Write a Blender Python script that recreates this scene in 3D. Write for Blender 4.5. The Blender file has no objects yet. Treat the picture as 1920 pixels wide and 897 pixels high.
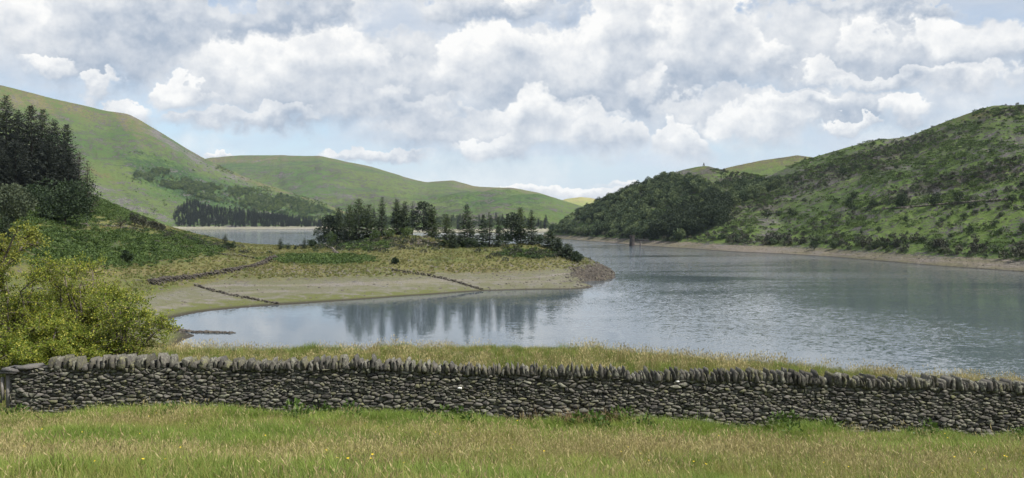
import bpy, math, random
import numpy as np
from mathutils import Vector

scene = bpy.context.scene
COL = scene.collection
R = math.radians

# ------------------------------------------------------------------ camera
F, HY, CZ = 1663.0, 412.0, 18.0          # focal length in photo pixels, horizon row, eye height over the water
cam_data = bpy.data.cameras.new('camera')
cam_data.sensor_width = 36.0
cam_data.lens = 36.0 * F / 1920.0
cam_data.shift_y = -(448.5 - HY) / 1920.0
cam_data.clip_start = 0.1
cam_data.clip_end = 40000.0
cam = bpy.data.objects.new('camera', cam_data)
cam.location = (0, 0, CZ)
cam.rotation_euler = (R(90), 0, 0)
COL.objects.link(cam)
scene.camera = cam

# ------------------------------------------------------------------ light
SUN_AZ, SUN_EL = R(116), R(52)
sd = bpy.data.lights.new('sun', 'SUN')
sd.energy = 4.8
sd.angle = R(2.5)
sd.color = (1.0, 0.955, 0.88)
sun = bpy.data.objects.new('sun', sd)
sv = Vector((math.sin(SUN_AZ) * math.cos(SUN_EL), math.cos(SUN_AZ) * math.cos(SUN_EL), math.sin(SUN_EL)))
sun.rotation_euler = (-sv).to_track_quat('-Z', 'Y').to_euler()
sun.location = (0, 0, 900)
COL.objects.link(sun)
scene.view_settings.view_transform = 'Standard'
scene.view_settings.look = 'None'
scene.view_settings.gamma = 1.0
scene.view_settings.use_curve_mapping = False
scene.view_settings.exposure = 0.46
scene.cycles.max_bounces = 4
scene.cycles.diffuse_bounces = 2
scene.cycles.glossy_bounces = 3
scene.cycles.transmission_bounces = 2
scene.cycles.transparent_max_bounces = 6
scene.cycles.volume_bounces = 0
scene.cycles.use_denoising = True
scene.cycles.use_adaptive_sampling = True
scene.cycles.adaptive_threshold = 0.025


# ------------------------------------------------------------------ node helper
class NT:
    def __init__(self, tree):
        self.t = tree
        tree.nodes.clear()

    def n(self, typ, ins=None, **props):
        nd = self.t.nodes.new(typ)
        for k, v in props.items():
            setattr(nd, k, v)
        for k, v in (ins or {}).items():
            self.put(nd.inputs[k], v)
        return nd

    def put(self, sock, v):
        if isinstance(v, bpy.types.NodeSocket):
            self.t.links.new(v, sock)
        elif v is not None:
            sock.default_value = v

    def m(self, op, a, b=None, c=None, clamp=False):
        nd = self.t.nodes.new('ShaderNodeMath')
        nd.operation = op
        nd.use_clamp = clamp
        for i, v in enumerate((a, b, c)):
            if v is not None:
                self.put(nd.inputs[i], v)
        return nd.outputs[0]

    def vm(self, op, a, b=None, scale=None):
        nd = self.t.nodes.new('ShaderNodeVectorMath')
        nd.operation = op
        self.put(nd.inputs[0], a)
        if b is not None:
            self.put(nd.inputs[1], b)
        if scale is not None:
            self.put(nd.inputs['Scale'], scale)
        return nd.outputs[0]

    def mix(self, f, a, b):
        nd = self.t.nodes.new('ShaderNodeMix')
        nd.data_type = 'RGBA'
        self.put(nd.inputs[0], f)
        for s, v in ((6, a), (7, b)):
            if isinstance(v, tuple) and len(v) == 3:
                v = (*v, 1.0)
            self.put(nd.inputs[s], v)
        return nd.outputs[2]

    def noise(self, vec, scale, detail=4.0, rough=0.55, out=0, dist=0.0):
        nd = self.n('ShaderNodeTexNoise', {'Scale': scale, 'Detail': detail, 'Roughness': rough, 'Distortion': dist})
        if vec is not None:
            self.t.links.new(vec, nd.inputs['Vector'])
        return nd.outputs[out]

    def ss(self, v, lo, hi, to0=0.0, to1=1.0):
        nd = self.n('ShaderNodeMapRange', interpolation_type='SMOOTHSTEP')
        for k, x in (('Value', v), ('From Min', lo), ('From Max', hi), ('To Min', to0), ('To Max', to1)):
            self.put(nd.inputs[k], x)
        return nd.outputs[0]


# ------------------------------------------------------------------ world: blue sky behind broken cumulus
world = bpy.data.worlds.new('World')
scene.world = world
world.use_nodes = True
W = NT(world.node_tree)
# cumulus heaps, farthest first: azimuth and height of the middle, half width, reach above and below it (photo pixels), brightness
CLOUDS = [(230, 95, 300, 95, 75, 0.54), (640, 165, 330, 110, 75, 0.52), (1120, 165, 330, 110, 85, 0.54), (1620, 120, 330, 110, 80, 0.56), (1480, 225, 260, 50, 40, 0.58), (930, 255, 240, 50, 36, 0.56),
          (1060, 358, 170, 9, 16, 1.0), (410, 291, 28, 9, 10, 1.0), (700, 294, 110, 16, 14, 0.80), (1250, 345, 120, 10, 14, 0.9),
          (930, 282, 85, 28, 25, 0.85), (1040, 238, 115, 50, 55, 0.88), (1130, 265, 95, 38, 40, 0.75), (1275, 262, 52, 36, 50, 0.88), (1425, 248, 90, 46, 50, 0.92), (1590, 254, 48, 16, 16, 0.85),
          (1685, 225, 52, 32, 34, 0.92), (1500, 208, 70, 24, 24, 0.8), (740, 200, 130, 34, 42, 0.60), (480, 215, 150, 24, 30, 0.62), (250, 215, 62, 36, 60, 0.82), (355, 168, 58, 30, 30, 0.95), (190, 152, 48, 26, 34, 0.85),
          (1240, 168, 42, 40, 30, 0.9), (1535, 152, 62, 42, 30, 0.85), (1800, 168, 105, 36, 40, 0.88), (1660, 160, 120, 24, 26, 0.7),
          (1000, 150, 135, 72, 46, 0.85), (915, 122, 88, 72, 72, 1.0), (1130, 110, 105, 110, 85, 0.97), (640, 138, 130, 72, 66, 0.97), (560, 112, 165, 80, 72, 1.0), (1410, 108, 80, 46, 30, 0.92),
          (1305, 82, 112, 88, 50, 0.97), (1330, 38, 52, 50, 60, 1.0), (1620, 86, 64, 46, 32, 0.97), (1755, 88, 50, 85, 48, 1.0), (1865, 95, 90, 60, 46, 0.75), (40, 60, 68, 90, 62, 0.97), (85, 118, 62, 26, 24, 0.97),
          (1185, 40, 60, 70, 80, 0.93), (250, 32, 190, 50, 44, 0.55), (530, 18, 150, 40, 34, 0.42), (900, 24, 150, 45, 34, 0.52), (985, 4, 46, 30, 24, 1.0), (1650, 2, 150, 25, 24, 0.5)]


def build_world():
    T = W
    tc = T.n('ShaderNodeTexCoord')
    x, y, z = T.n('ShaderNodeSeparateXYZ', {'Vector': tc.outputs['Generated']}).outputs
    az = T.m('ARCTAN2', x, y)
    hor = T.m('MAXIMUM', T.m('SQRT', T.m('MULTIPLY_ADD', x, x, T.m('MULTIPLY', y, y))), 0.05)
    v = T.m('DIVIDE', z, hor)
    P = T.n('ShaderNodeCombineXYZ', {'X': T.m('DIVIDE', x, hor), 'Y': T.m('DIVIDE', y, hor), 'Z': T.m('MULTIPLY', v, 1.1)}).outputs[0]
    P2 = T.vm('ADD', P, (0.007, -0.007, -0.017))
    ca = T.noise(P, 8.0, 5.0, 0.55, out=1)
    cb = T.noise(P, 30.0, 4.0, 0.62, out=1)
    wa = T.n('ShaderNodeSeparateColor', {'Color': ca})
    wb = T.n('ShaderNodeSeparateColor', {'Color': cb})
    grow = T.ss(v, 0.0, 0.14, 0.25, 1.0)

    def warp(base, k, a, b):
        r = T.m('MULTIPLY', T.m('SUBTRACT', wa.outputs[k], 0.5), a)
        r = T.m('MULTIPLY_ADD', T.m('SUBTRACT', wb.outputs[k], 0.5), b, r)
        return T.m('MULTIPLY_ADD', r, grow, base)
    px = T.m('TANGENT', T.m('MINIMUM', T.m('MAXIMUM', az, -1.2), 1.2))
    vx = T.m('MULTIPLY', v, T.m('SQRT', T.m('MULTIPLY_ADD', px, px, 1.0)))    # height on a plane at unit distance
    px = warp(px, 0, 0.16, 0.075)
    vx = warp(vx, 1, 0.10, 0.065)
    fine = T.m('SUBTRACT', T.noise(P, 26.0, 5.0, 0.6), T.noise(P2, 26.0, 5.0, 0.6))
    relief = T.m('MULTIPLY', fine, 1.15)
    # other heaps all round the sky, in the same style
    nb = T.noise(P, 5.0, 6.0, 0.58)
    nb2 = T.noise(P2, 5.0, 6.0, 0.58)
    A = T.ss(nb, 0.50, 0.60)
    A = T.m('MULTIPLY', A, T.ss(v, 0.03, 0.25, 0.35, 1.0))
    L = T.m('MULTIPLY_ADD', T.m('SUBTRACT', nb, nb2), 3.0, 0.62)
    for (cx, cy, w, up, dn, br) in CLOUDS:
        w, up, dn = w * 1.18, up * 1.12, dn * 1.25
        dx = T.m('MULTIPLY_ADD', px, F / w, -(cx - 960) / w)
        dy = T.m('SUBTRACT', vx, (HY - cy) / F)
        q = T.m('MULTIPLY_ADD', T.m('MAXIMUM', dy, 0.0), F / up, T.m('MULTIPLY', T.m('MINIMUM', dy, 0.0), F / dn))
        e = T.m('SUBTRACT', 1.0, T.m('MULTIPLY_ADD', dx, dx, T.m('MULTIPLY', q, q)))
        a = T.m('DIVIDE', e, T.m('MAXIMUM', T.m('MULTIPLY_ADD', q, -0.75, 0.60), 0.22), clamp=True)
        li = T.m('MULTIPLY_ADD', q, 0.62, T.m('MULTIPLY_ADD', dx, -0.16, 0.78 * br - 0.12))
        li = T.m('MINIMUM', li, br)
        L = T.m('MULTIPLY_ADD', a, T.m('SUBTRACT', li, L), L)
        A = T.m('MAXIMUM', A, a)
    L = T.m('ADD', L, relief, clamp=True)
    cum = T.mix(L, (0.40, 0.47, 0.58), (1.0, 0.99, 0.97))
    # high soft veil, stretched along the horizon
    Pv = T.n('ShaderNodeCombineXYZ', {'X': x, 'Y': y, 'Z': T.m('MULTIPLY', z, 4.2)}).outputs[0]
    n = T.noise(Pv, 3.1, 6.0, 0.56, dist=0.4)
    veil = T.ss(n, 0.30, 0.58, 0.25, 1.0)
    vcol = T.mix(T.ss(T.noise(Pv, 6.5, 5.0, 0.6), 0.3, 0.7), (0.58, 0.65, 0.76), (0.78, 0.82, 0.88))
    low = T.ss(v, 0.0, 0.16, 1.0, 0.0)
    veil = T.m('MAXIMUM', veil, low)
    vcol = T.mix(T.m('MULTIPLY', low, 0.85), vcol, (0.66, 0.78, 0.96))
    sky = T.n('ShaderNodeTexSky', sky_type='NISHITA', sun_disc=False, sun_elevation=SUN_EL, sun_rotation=SUN_AZ, altitude=250.0,
              air_density=1.0, dust_density=0.4, ozone_density=2.5)
    b_sky = T.n('ShaderNodeBackground', {'Color': sky.outputs[0], 'Strength': 0.11})
    b_veil = T.n('ShaderNodeBackground', {'Color': vcol, 'Strength': 0.68})
    b_cum = T.n('ShaderNodeBackground', {'Color': cum, 'Strength': 0.75})
    m1 = T.n('ShaderNodeMixShader', {0: T.m('MULTIPLY', veil, 0.85), 1: b_sky.outputs[0], 2: b_veil.outputs[0]})
    m2 = T.n('ShaderNodeMixShader', {0: T.m('MULTIPLY', A, 0.97), 1: m1.outputs[0], 2: b_cum.outputs[0]})
    T.n('ShaderNodeOutputWorld', {'Surface': m2.outputs[0]})
    world.cycles.sampling_method = 'NONE'


build_world()


# ------------------------------------------------------------------ numpy noise
def _hash(ix, iy, s):
    h = (ix.astype(np.int64) * 374761393 + iy.astype(np.int64) * 668265263 + s * 144665) & 0x7fffffff
    h = ((h ^ (h >> 13)) * 1274126177) & 0x7fffffff
    h = h ^ (h >> 16)
    return (h & 0xffff) / 65535.0


def vnoise(x, y, s=0):
    x = np.asarray(x, float)
    y = np.asarray(y, float)
    x, y = np.broadcast_arrays(x, y)
    ix, iy = np.floor(x), np.floor(y)
    fx, fy = x - ix, y - iy
    fx = fx * fx * fx * (fx * (fx * 6 - 15) + 10)
    fy = fy * fy * fy * (fy * (fy * 6 - 15) + 10)
    a, b = _hash(ix, iy, s), _hash(ix + 1, iy, s)
    c, d = _hash(ix, iy + 1, s), _hash(ix + 1, iy + 1, s)
    return (a + (b - a) * fx) * (1 - fy) + (c + (d - c) * fx) * fy


def fbm(x, y, s=0, o=5, g=0.5):
    t, a, n = 0.0, 1.0, 0.0
    for i in range(o):
        t = t + a * (vnoise(x, y, s + 17 * i) * 2 - 1)
        n += a
        a *= g
        x, y = np.asarray(x) * 2.03 + 11.3, np.asarray(y) * 2.03 + 5.7
    return t / n


def sstep(v, lo, hi):
    t = np.clip((v - lo) / (hi - lo), 0, 1)
    return t * t * (3 - 2 * t)


def wpos(px, py, D):
    return ((px - 960) / F * D, D, CZ + (HY - py) / F * D)


def proj(X, Y, Z):
    Y = np.maximum(Y, 1e-3)
    return 960 + F * X / Y, HY - F * (Z - CZ) / Y


def water_d(py):
    return CZ * F / (py - HY)


def inpoly(px, py, poly):
    c = np.zeros(np.shape(px), bool)
    n = len(poly)
    for i in range(n):
        x1, y1 = poly[i]
        x2, y2 = poly[(i + 1) % n]
        if y1 == y2:
            continue
        t = (py - y1) / (y2 - y1)
        c ^= ((y1 > py) != (y2 > py)) & (px < x1 + t * (x2 - x1))
    return c


# ------------------------------------------------------------------ object helpers
def tag(o, label, cat, group=None, kind=None):
    o['label'] = label
    o['category'] = cat
    if group:
        o['group'] = group
    if kind:
        o['kind'] = kind
    return o


def make_mesh(name, verts, faces, smooth=False):
    """faces: one integer array (n,k) or a list of such arrays"""
    me = bpy.data.meshes.new(name)
    if not isinstance(faces, list):
        faces = [faces]
    faces = [np.asarray(f, np.int32) for f in faces if len(f)]
    verts = np.asarray(verts, np.float32)
    me.vertices.add(len(verts))
    me.vertices.foreach_set('co', verts.ravel())
    nl = sum(f.size for f in faces)
    npoly = sum(len(f) for f in faces)
    me.loops.add(nl)
    me.polygons.add(npoly)
    me.loops.foreach_set('vertex_index', np.concatenate([f.ravel() for f in faces]))
    sizes = np.concatenate([np.full(len(f), f.shape[1], np.int32) for f in faces])
    st = np.zeros(npoly, np.int32)
    st[1:] = np.cumsum(sizes)[:-1]
    me.polygons.foreach_set('loop_start', st)
    if smooth:
        me.polygons.foreach_set('use_smooth', np.ones(npoly, bool))
    me.update(calc_edges=True)
    return me


def add_obj(name, me, mat=None, parent=None, loc=None, col=None):
    o = bpy.data.objects.new(name, me)
    if mat is not None and me is not None and not me.materials:
        me.materials.append(mat)
    (col or COL).objects.link(o)
    if parent is not None:
        o.parent = parent
    if loc is not None:
        o.location = loc
    return o


def grid_faces(nr, nc):
    i = np.arange(nr - 1)[:, None] * nc + np.arange(nc - 1)[None]
    return np.stack([i, i + 1, i + nc + 1, i + nc], -1).reshape(-1, 4)


class Parts:
    """collects vertices and faces of one mesh"""
    def __init__(self):
        self.v, self.f, self.k = [], {}, 0

    def add(self, v, f):
        v = np.asarray(v, float).reshape(-1, 3)
        f = np.asarray(f, int)
        self.f.setdefault(f.shape[1], []).append(f + self.k)
        self.v.append(v)
        self.k += len(v)

    def cards(self, c, d, s, ln, wd):
        """leaf-shaped quads: base c, direction d, side s, length, width"""
        c, d, s = (np.asarray(a, float) for a in (c, d, s))
        ln = np.broadcast_to(np.asarray(ln, float), (len(c),))[:, None]
        wd = np.broadcast_to(np.asarray(wd, float), (len(c),))[:, None]
        m = c + d * ln * 0.5
        v = np.stack([c, m + s * wd * 0.5, c + d * ln, m - s * wd * 0.5], 1).reshape(-1, 3)
        f = np.arange(len(c) * 4).reshape(-1, 4)
        self.add(v, f)

    def tube(self, pts, rad, n=5):
        pts = np.asarray(pts, float)
        rad = np.broadcast_to(np.asarray(rad, float), (len(pts),))
        vs = []
        for i, p in enumerate(pts):
            d = pts[min(i + 1, len(pts) - 1)] - pts[max(i - 1, 0)]
            d = d / (np.linalg.norm(d) + 1e-9)
            a = np.cross(d, (0.31, 0.95, 0.05) if abs(d[2]) > 0.8 else (0, 0, 1))
            a /= np.linalg.norm(a) + 1e-9
            b = np.cross(d, a)
            t = np.arange(n) / n * 2 * np.pi
            vs.append(p + rad[i] * (np.cos(t)[:, None] * a + np.sin(t)[:, None] * b))
        v = np.concatenate(vs)
        i = np.arange(len(pts) - 1)[:, None] * n
        j = np.arange(n)[None]
        f = np.stack([i + j, i + (j + 1) % n, i + n + (j + 1) % n, i + n + j], -1).reshape(-1, 4)
        self.add(v, f)

    def box(self, lo, hi):
        x0, y0, z0 = lo
        x1, y1, z1 = hi
        v = [(x0, y0, z0), (x1, y0, z0), (x1, y1, z0), (x0, y1, z0), (x0, y0, z1), (x1, y0, z1), (x1, y1, z1), (x0, y1, z1)]
        self.add(v, [(0, 3, 2, 1), (4, 5, 6, 7), (0, 1, 5, 4), (1, 2, 6, 5), (2, 3, 7, 6), (3, 0, 4, 7)])

    def mesh(self, name, smooth=False):
        return make_mesh(name, np.concatenate(self.v), [np.concatenate(f) for f in self.f.values()], smooth)


def unit(a):
    return a / (np.linalg.norm(a, axis=-1, keepdims=True) + 1e-9)


# ------------------------------------------------------------------ materials
def new_mat(name):
    m = bpy.data.materials.new(name)
    m.use_nodes = True
    return m, NT(m.node_tree)


def leaf_mat(name, c1, c2, trans=0.25, rough=0.65, scale=0.6, tip=None, tint=0.35):
    """two leaf colours mixed by place and by plant"""
    m, T = new_mat(name)
    geo = T.n('ShaderNodeNewGeometry')
    oi = T.n('ShaderNodeObjectInfo')
    isl = geo.outputs['Random Per Island']
    n = T.noise(geo.outputs['Position'], scale, 3.0)
    f = T.m('ADD', T.m('MULTIPLY', T.m('SUBTRACT', n, 0.5), 1.6), T.m('MULTIPLY_ADD', isl, 0.5, 0.25))
    f = T.m('ADD', f, T.m('MULTIPLY', T.m('SUBTRACT', oi.outputs['Random'], 0.5), tint), clamp=True)
    col = T.mix(f, c1, c2)
    if tip:
        col = T.mix(T.m('GREATER_THAN', isl, 0.80), col, tip)
    p = T.n('ShaderNodeBsdfPrincipled', {'Base Color': col, 'Roughness': rough, 'Specular IOR Level': 0.25})
    if trans > 0:
        tr = T.n('ShaderNodeBsdfTranslucent', {'Color': col})
        ms = T.n('ShaderNodeMixShader', {0: trans, 1: p.outputs[0], 2: tr.outputs[0]})
        T.n('ShaderNodeOutputMaterial', {'Surface': ms.outputs[0]})
    else:
        T.n('ShaderNodeOutputMaterial', {'Surface': p.outputs[0]})
    return m


def bark_mat(name, c1, c2, scale=3.0):
    m, T = new_mat(name)
    geo = T.n('ShaderNodeNewGeometry')
    n = T.noise(geo.outputs['Position'], scale, 5.0)
    p = T.n('ShaderNodeBsdfPrincipled', {'Base Color': T.mix(T.ss(n, 0.3, 0.7), c1, c2), 'Roughness': 0.9, 'Specular IOR Level': 0.15})
    b = T.n('ShaderNodeBump', {'Strength': 0.5, 'Distance': 0.03, 'Height': n})
    T.put(p.inputs['Normal'], b.outputs[0])
    T.n('ShaderNodeOutputMaterial', {'Surface': p.outputs[0]})
    return m


def stone_mat(name, dark, mid, lichen, scale=1.0, amount=0.5, speck=0.5):
    """weathered stone; every stone has a tone of its own, with lichen blotches"""
    m, T = new_mat(name)
    geo = T.n('ShaderNodeNewGeometry')
    oi = T.n('ShaderNodeObjectInfo')
    seed = T.m('ADD', T.m('MULTIPLY', oi.outputs['Random'], 37.0), T.m('MULTIPLY', geo.outputs['Random Per Island'], 91.0))
    wn = T.n('ShaderNodeTexWhiteNoise', {'W': seed}, noise_dimensions='1D')
    pos = geo.outputs['Position']
    off = T.vm('ADD', pos, T.vm('SCALE', wn.outputs['Color'], scale=30.0))
    n1 = T.noise(off, 4.0 * scale, 6.0, 0.65)
    n2 = T.noise(off, 11.0 * scale, 5.0, 0.7)
    n3 = T.noise(off, 40.0 * scale, 3.0, 0.6)
    base = T.mix(T.ss(wn.outputs['Value'], 0.1, 0.95), dark, mid)
    base = T.mix(T.m('MULTIPLY', T.ss(n1, 0.35, 0.7), 0.6), base, T.mix(0.5, mid, (0.12, 0.105, 0.09)))
    sepc = T.n('ShaderNodeSeparateColor', {'Color': wn.outputs['Color']})
    lf = T.m('MULTIPLY', T.ss(n2, 0.60 - 0.16 * amount, 0.68), T.m('MULTIPLY_ADD', sepc.outputs[1], 0.85, 0.1 * amount))
    lcol = T.mix(T.m('GREATER_THAN', sepc.outputs[2], 0.62), lichen, (0.21, 0.21, 0.10))
    base = T.mix(lf, base, lcol)
    base = T.mix(T.ss(n3, 0.62, 0.75, 0.0, speck), base, (0.40, 0.39, 0.35))
    p = T.n('ShaderNodeBsdfPrincipled', {'Base Color': base, 'Roughness': 0.9, 'Specular IOR Level': 0.2})
    h = T.m('ADD', n1, T.m('MULTIPLY', n2, 0.5))
    b = T.n('ShaderNodeBump', {'Strength': 0.8, 'Distance': 0.04 / scale, 'Height': h})
    T.put(p.inputs['Normal'], b.outputs[0])
    T.n('ShaderNodeOutputMaterial', {'Surface': p.outputs[0]})
    return m


def plain_mat(name, c1, c2, scale=2.0, rough=0.85):
    m, T = new_mat(name)
    geo = T.n('ShaderNodeNewGeometry')
    n = T.noise(geo.outputs['Position'], scale, 5.0, 0.6)
    p = T.n('ShaderNodeBsdfPrincipled', {'Base Color': T.mix(T.ss(n, 0.3, 0.7), c1, c2), 'Roughness': rough, 'Specular IOR Level': 0.2})
    T.n('ShaderNodeOutputMaterial', {'Surface': p.outputs[0]})
    return m


def moor_mat(name, sc, beach_z, cols, bump=1.0, shingle=(0.36, 0.33, 0.29), mud=(0.17, 0.17, 0.06), mud_z=0.0):
    """hill cover: grass mixed with bracken, ochre grass, rock and heather by the mesh attribute cover; bare shingle near the water"""
    m, T = new_mat(name)
    geo = T.n('ShaderNodeNewGeometry')
    pos = geo.outputs['Position']
    at = T.n('ShaderNodeAttribute', attribute_name='cover')
    cs = T.n('ShaderNodeSeparateColor', {'Color': at.outputs['Color']})
    br, oc, rk, he = cs.outputs[0], cs.outputs[1], cs.outputs[2], at.outputs['Alpha']
    n1 = T.noise(pos, 0.012 * sc, 6.0, 0.6)
    n2 = T.noise(pos, 0.07 * sc, 6.0, 0.65)
    n3 = T.noise(pos, 0.35 * sc, 5.0, 0.68)
    jit = T.m('MULTIPLY', T.m('SUBTRACT', T.m('MULTIPLY_ADD', n3, 1.3, n2), 1.15), 3.6)

    def mask(a):
        return T.ss(T.m('ADD', a, jit), 0.40, 0.62)
    g = T.mix(T.ss(n1, 0.40, 0.60), cols['grass'], cols['grass2'])
    g = T.mix(T.ss(n3, 0.45, 0.62, 0.0, 0.6), g, cols['grass3'])
    c = T.mix(mask(br), g, T.mix(T.ss(n3, 0.42, 0.58), cols['bracken'], cols['bracken2']))
    c = T.mix(mask(oc), c, T.mix(T.ss(n3, 0.42, 0.58), cols['ochre'], cols['ochre2']))
    c = T.mix(mask(he), c, T.mix(T.ss(n3, 0.42, 0.58), cols['heather'], cols['heather2']))
    c = T.mix(mask(rk), c, T.mix(T.ss(n3, 0.40, 0.60), cols['rock'], cols['rock2']))
    if beach_z > 0:
        zz = T.n('ShaderNodeSeparateXYZ', {'Vector': pos}).outputs[2]
        zj = T.m('ADD', zz, T.m('MULTIPLY', T.m('SUBTRACT', T.m('ADD', n2, n3), 1.0), beach_z * 1.4))
        if mud_z > 0:
            zj = T.m('ADD', zj, T.ss(T.n('ShaderNodeSeparateXYZ', {'Vector': pos}).outputs[0], -84.0, -70.0, 4.0, 0.0))
        sh = T.ss(zj, beach_z * 0.93, beach_z * 1.07, 1.0, 0.0)
        n4 = T.noise(pos, 1.2 * sc, 4.0, 0.7)
        strand = T.noise(T.vm('MULTIPLY', pos, (0.006, 0.006, 1.1)), 1.0, 4.0, 0.6)     # old water lines
        s = T.mix(T.ss(n4, 0.42, 0.60), shingle, tuple(k * 0.45 for k in shingle))
        s = T.mix(T.ss(n1, 0.42, 0.58, 0.0, 0.55), s, (shingle[0] * 0.70, shingle[1] * 0.74, shingle[2] * 0.52))
        s = T.mix(T.ss(strand, 0.46, 0.52, 0.0, 0.75), s, (shingle[0] * 0.52, shingle[1] * 0.58, shingle[2] * 0.40))
        s = T.mix(T.ss(n2, 0.45, 0.65, 0.0, 0.5), s, cols['rock'])
        if mud_z > 0:
            mx = T.ss(T.n('ShaderNodeSeparateXYZ', {'Vector': pos}).outputs[0], -22.0, 0.0, 0.85, 0.05)
            s = T.mix(T.ss(T.m('ADD', zz, T.m('MULTIPLY', T.m('SUBTRACT', n2, 0.5), 5.0 * mud_z)), mud_z * 0.5, mud_z * 1.6, mx, 0.0), s, mud)
        s = T.mix(T.ss(zz, 0.05, 0.35, 1.0, 0.0), s, (0.05, 0.045, 0.035))               # wet edge
        c = T.mix(sh, c, s)
    if mud_z > 0:
        c = T.mix(T.ss(T.m('ADD', rk, T.m('MULTIPLY', jit, 0.5)), 0.45, 0.60), c, T.mix(T.ss(n3, 0.42, 0.58), (0.092, 0.078, 0.064), (0.040, 0.035, 0.030)))
    p = T.n('ShaderNodeBsdfPrincipled', {'Base Color': c, 'Roughness': 0.95, 'Specular IOR Level': 0.1})
    b = T.n('ShaderNodeBump', {'Strength': 0.9, 'Distance': bump / sc, 'Height': T.m('ADD', T.m('MULTIPLY', n2, 1.2), n3)})
    T.put(p.inputs['Normal'], b.outputs[0])
    T.n('ShaderNodeOutputMaterial', {'Surface': p.outputs[0]})
    return m


# ------------------------------------------------------------------ the land near the lake: one height function
WALL_Y = 22.2
_wx = np.array([-60, -14, -3.5, 1.9, 7.2, 12.6, 20, 60.0])
_wz = np.array([13.6, 13.35, 13.30, 13.10, 12.95, 12.74, 12.35, 10.8])


def wall_base(x):
    return np.interp(x, _wx, _wz)


_ctrl = []
for px, py in [(310, 601), (350, 590), (430, 580), (530, 573), (620, 566), (760, 556), (900, 546), (1000, 543), (1100, 541), (1113, 536), (1136, 527), (1155, 518), (335, 626), (400, 627)]:
    _ctrl.append(wpos(px, py, water_d(py)))
for px, py, D in [(600, 520, 225), (600, 490, 265), (600, 470, 310), (600, 466, 330), (900, 500, 255), (900, 470, 290), (900, 463, 305), (760, 500, 250), (760, 470, 290),
                  (740, 442, 320), (780, 444, 320), (665, 455, 325), (845, 459, 310), (700, 520, 226), (820, 520, 235), (1000, 500, 262), (1000, 472, 292), (1000, 459, 305), (1055, 470, 300), (1088, 490, 292),
                  (1112, 501, 288), (1135, 511, 285), (1082, 521, 262), (1050, 504, 264), (950, 520, 240), (430, 540, 210), (430, 500, 250), (430, 475, 310), (430, 468, 330),
                  (520, 520, 220), (520, 490, 265), (520, 469, 330), (300, 545, 190), (300, 500, 225), (300, 460, 260), (305, 433, 290), (380, 455, 312), (380, 500, 235), (380, 545, 198),
                  (200, 560, 170), (200, 480, 220), (200, 420, 270), (200, 400, 300), (200, 395, 330), (100, 420, 230), (100, 380, 280), (100, 350, 330), (0, 440, 180), (0, 400, 230), (0, 350, 300),
                  (0, 300, 380), (-200, 400, 220), (-200, 330, 300), (-200, 250, 400), (-500, 300, 300)]:
    _ctrl.append(wpos(px, py, D))
for px, D, z in [(1070, 360, 0), (900, 395, 0), (740, 370, 8), (850, 338, 8.0), (890, 334, 7.2), (940, 332, 7.0), (740, 425, 0), (600, 440, 0), (430, 440, 0), (300, 450, 0), (200, 480, 3), (100, 500, 12), (0, 520, 22), (0, 100, 10), (100, 100, 7),
                 (200, 120, 3), (280, 132, 0.8), (-200, 100, 14), (-500, 150, 20), (700, 150, -3), (1000, 180, -4), (1200, 250, -5), (1210, 320, -5), (500, 150, -1.6), (1000, 430, -4), (700, 480, -4),
                 (450, 500, -4), (400, 115, -2), (600, 110, -4), (1000, 110, -5), (1300, 200, -6), (1300, 400, -6), (300, 520, -4), (390, 148, -0.5), (1180, 285, -2.5), (1120, 255, -1.5), (1000, 212, -1.2), (640, 178, -1.0)]:
    _ctrl.append(((px - 960) / F * D, D, z))
_ctrl = np.array(_ctrl)


def _tps_fit(p, z, lam=6.0):
    n = len(p)
    r2 = ((p[:, None] - p[None]) ** 2).sum(-1) / 1e4
    K = r2 * np.log(r2 + 1e-9) + np.eye(n) * lam / 1e3
    Pm = np.c_[np.ones(n), p / 100]
    A = np.block([[K, Pm], [Pm.T, np.zeros((3, 3))]])
    return np.linalg.solve(A, np.r_[z, 0, 0, 0])


_tw = _tps_fit(_ctrl[:, :2], _ctrl[:, 2])


def tps(x, y):
    sh = np.shape(x)
    x, y = np.ravel(x), np.ravel(y)
    out = np.empty(len(x))
    for a in range(0, len(x), 20000):
        q = np.c_[x[a:a + 20000], y[a:a + 20000]]
        r2 = ((q[:, None] - _ctrl[None, :, :2]) ** 2).sum(-1) / 1e4
        out[a:a + 20000] = (r2 * np.log(r2 + 1e-9)) @ _tw[:-3] + _tw[-3] + q @ _tw[-2:] / 100
    return out.reshape(sh)


_bx = (np.array([-900, 320, 640, 960, 1180, 1500, 1750, 1900, 2400]) - 960) / F * 36.0
_bz = CZ - (np.array([655, 652, 648, 643, 655, 683, 704, 716, 745]) - HY) / F * 36.0 - 0.42


def near_h(x, y):
    zw = wall_base(x)
    dw = np.maximum(WALL_Y - y, 0)
    front = zw - 0.28 + 0.10 * dw + 0.0050 * dw * dw * (dw < 14) + (dw >= 14) * (0.98 + 0.13 * (dw - 14))
    bank = np.interp(x, _bx, _bz)
    t = np.clip((y - WALL_Y - 0.3) / (36.0 - WALL_Y), 0, 1)
    mid = zw - 0.28 + (bank - zw + 0.28) * t
    drop = 0.30 - 0.24 * sstep(-x, 14, 34)
    past = bank - drop * np.maximum(y - 36.0, 0) * sstep(y, 35, 44)
    h = np.where(y < WALL_Y, front, np.where(y < 36.0, mid, past))
    return h + 0.10 * fbm(x * 0.35, y * 0.35, 3, 3)


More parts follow.
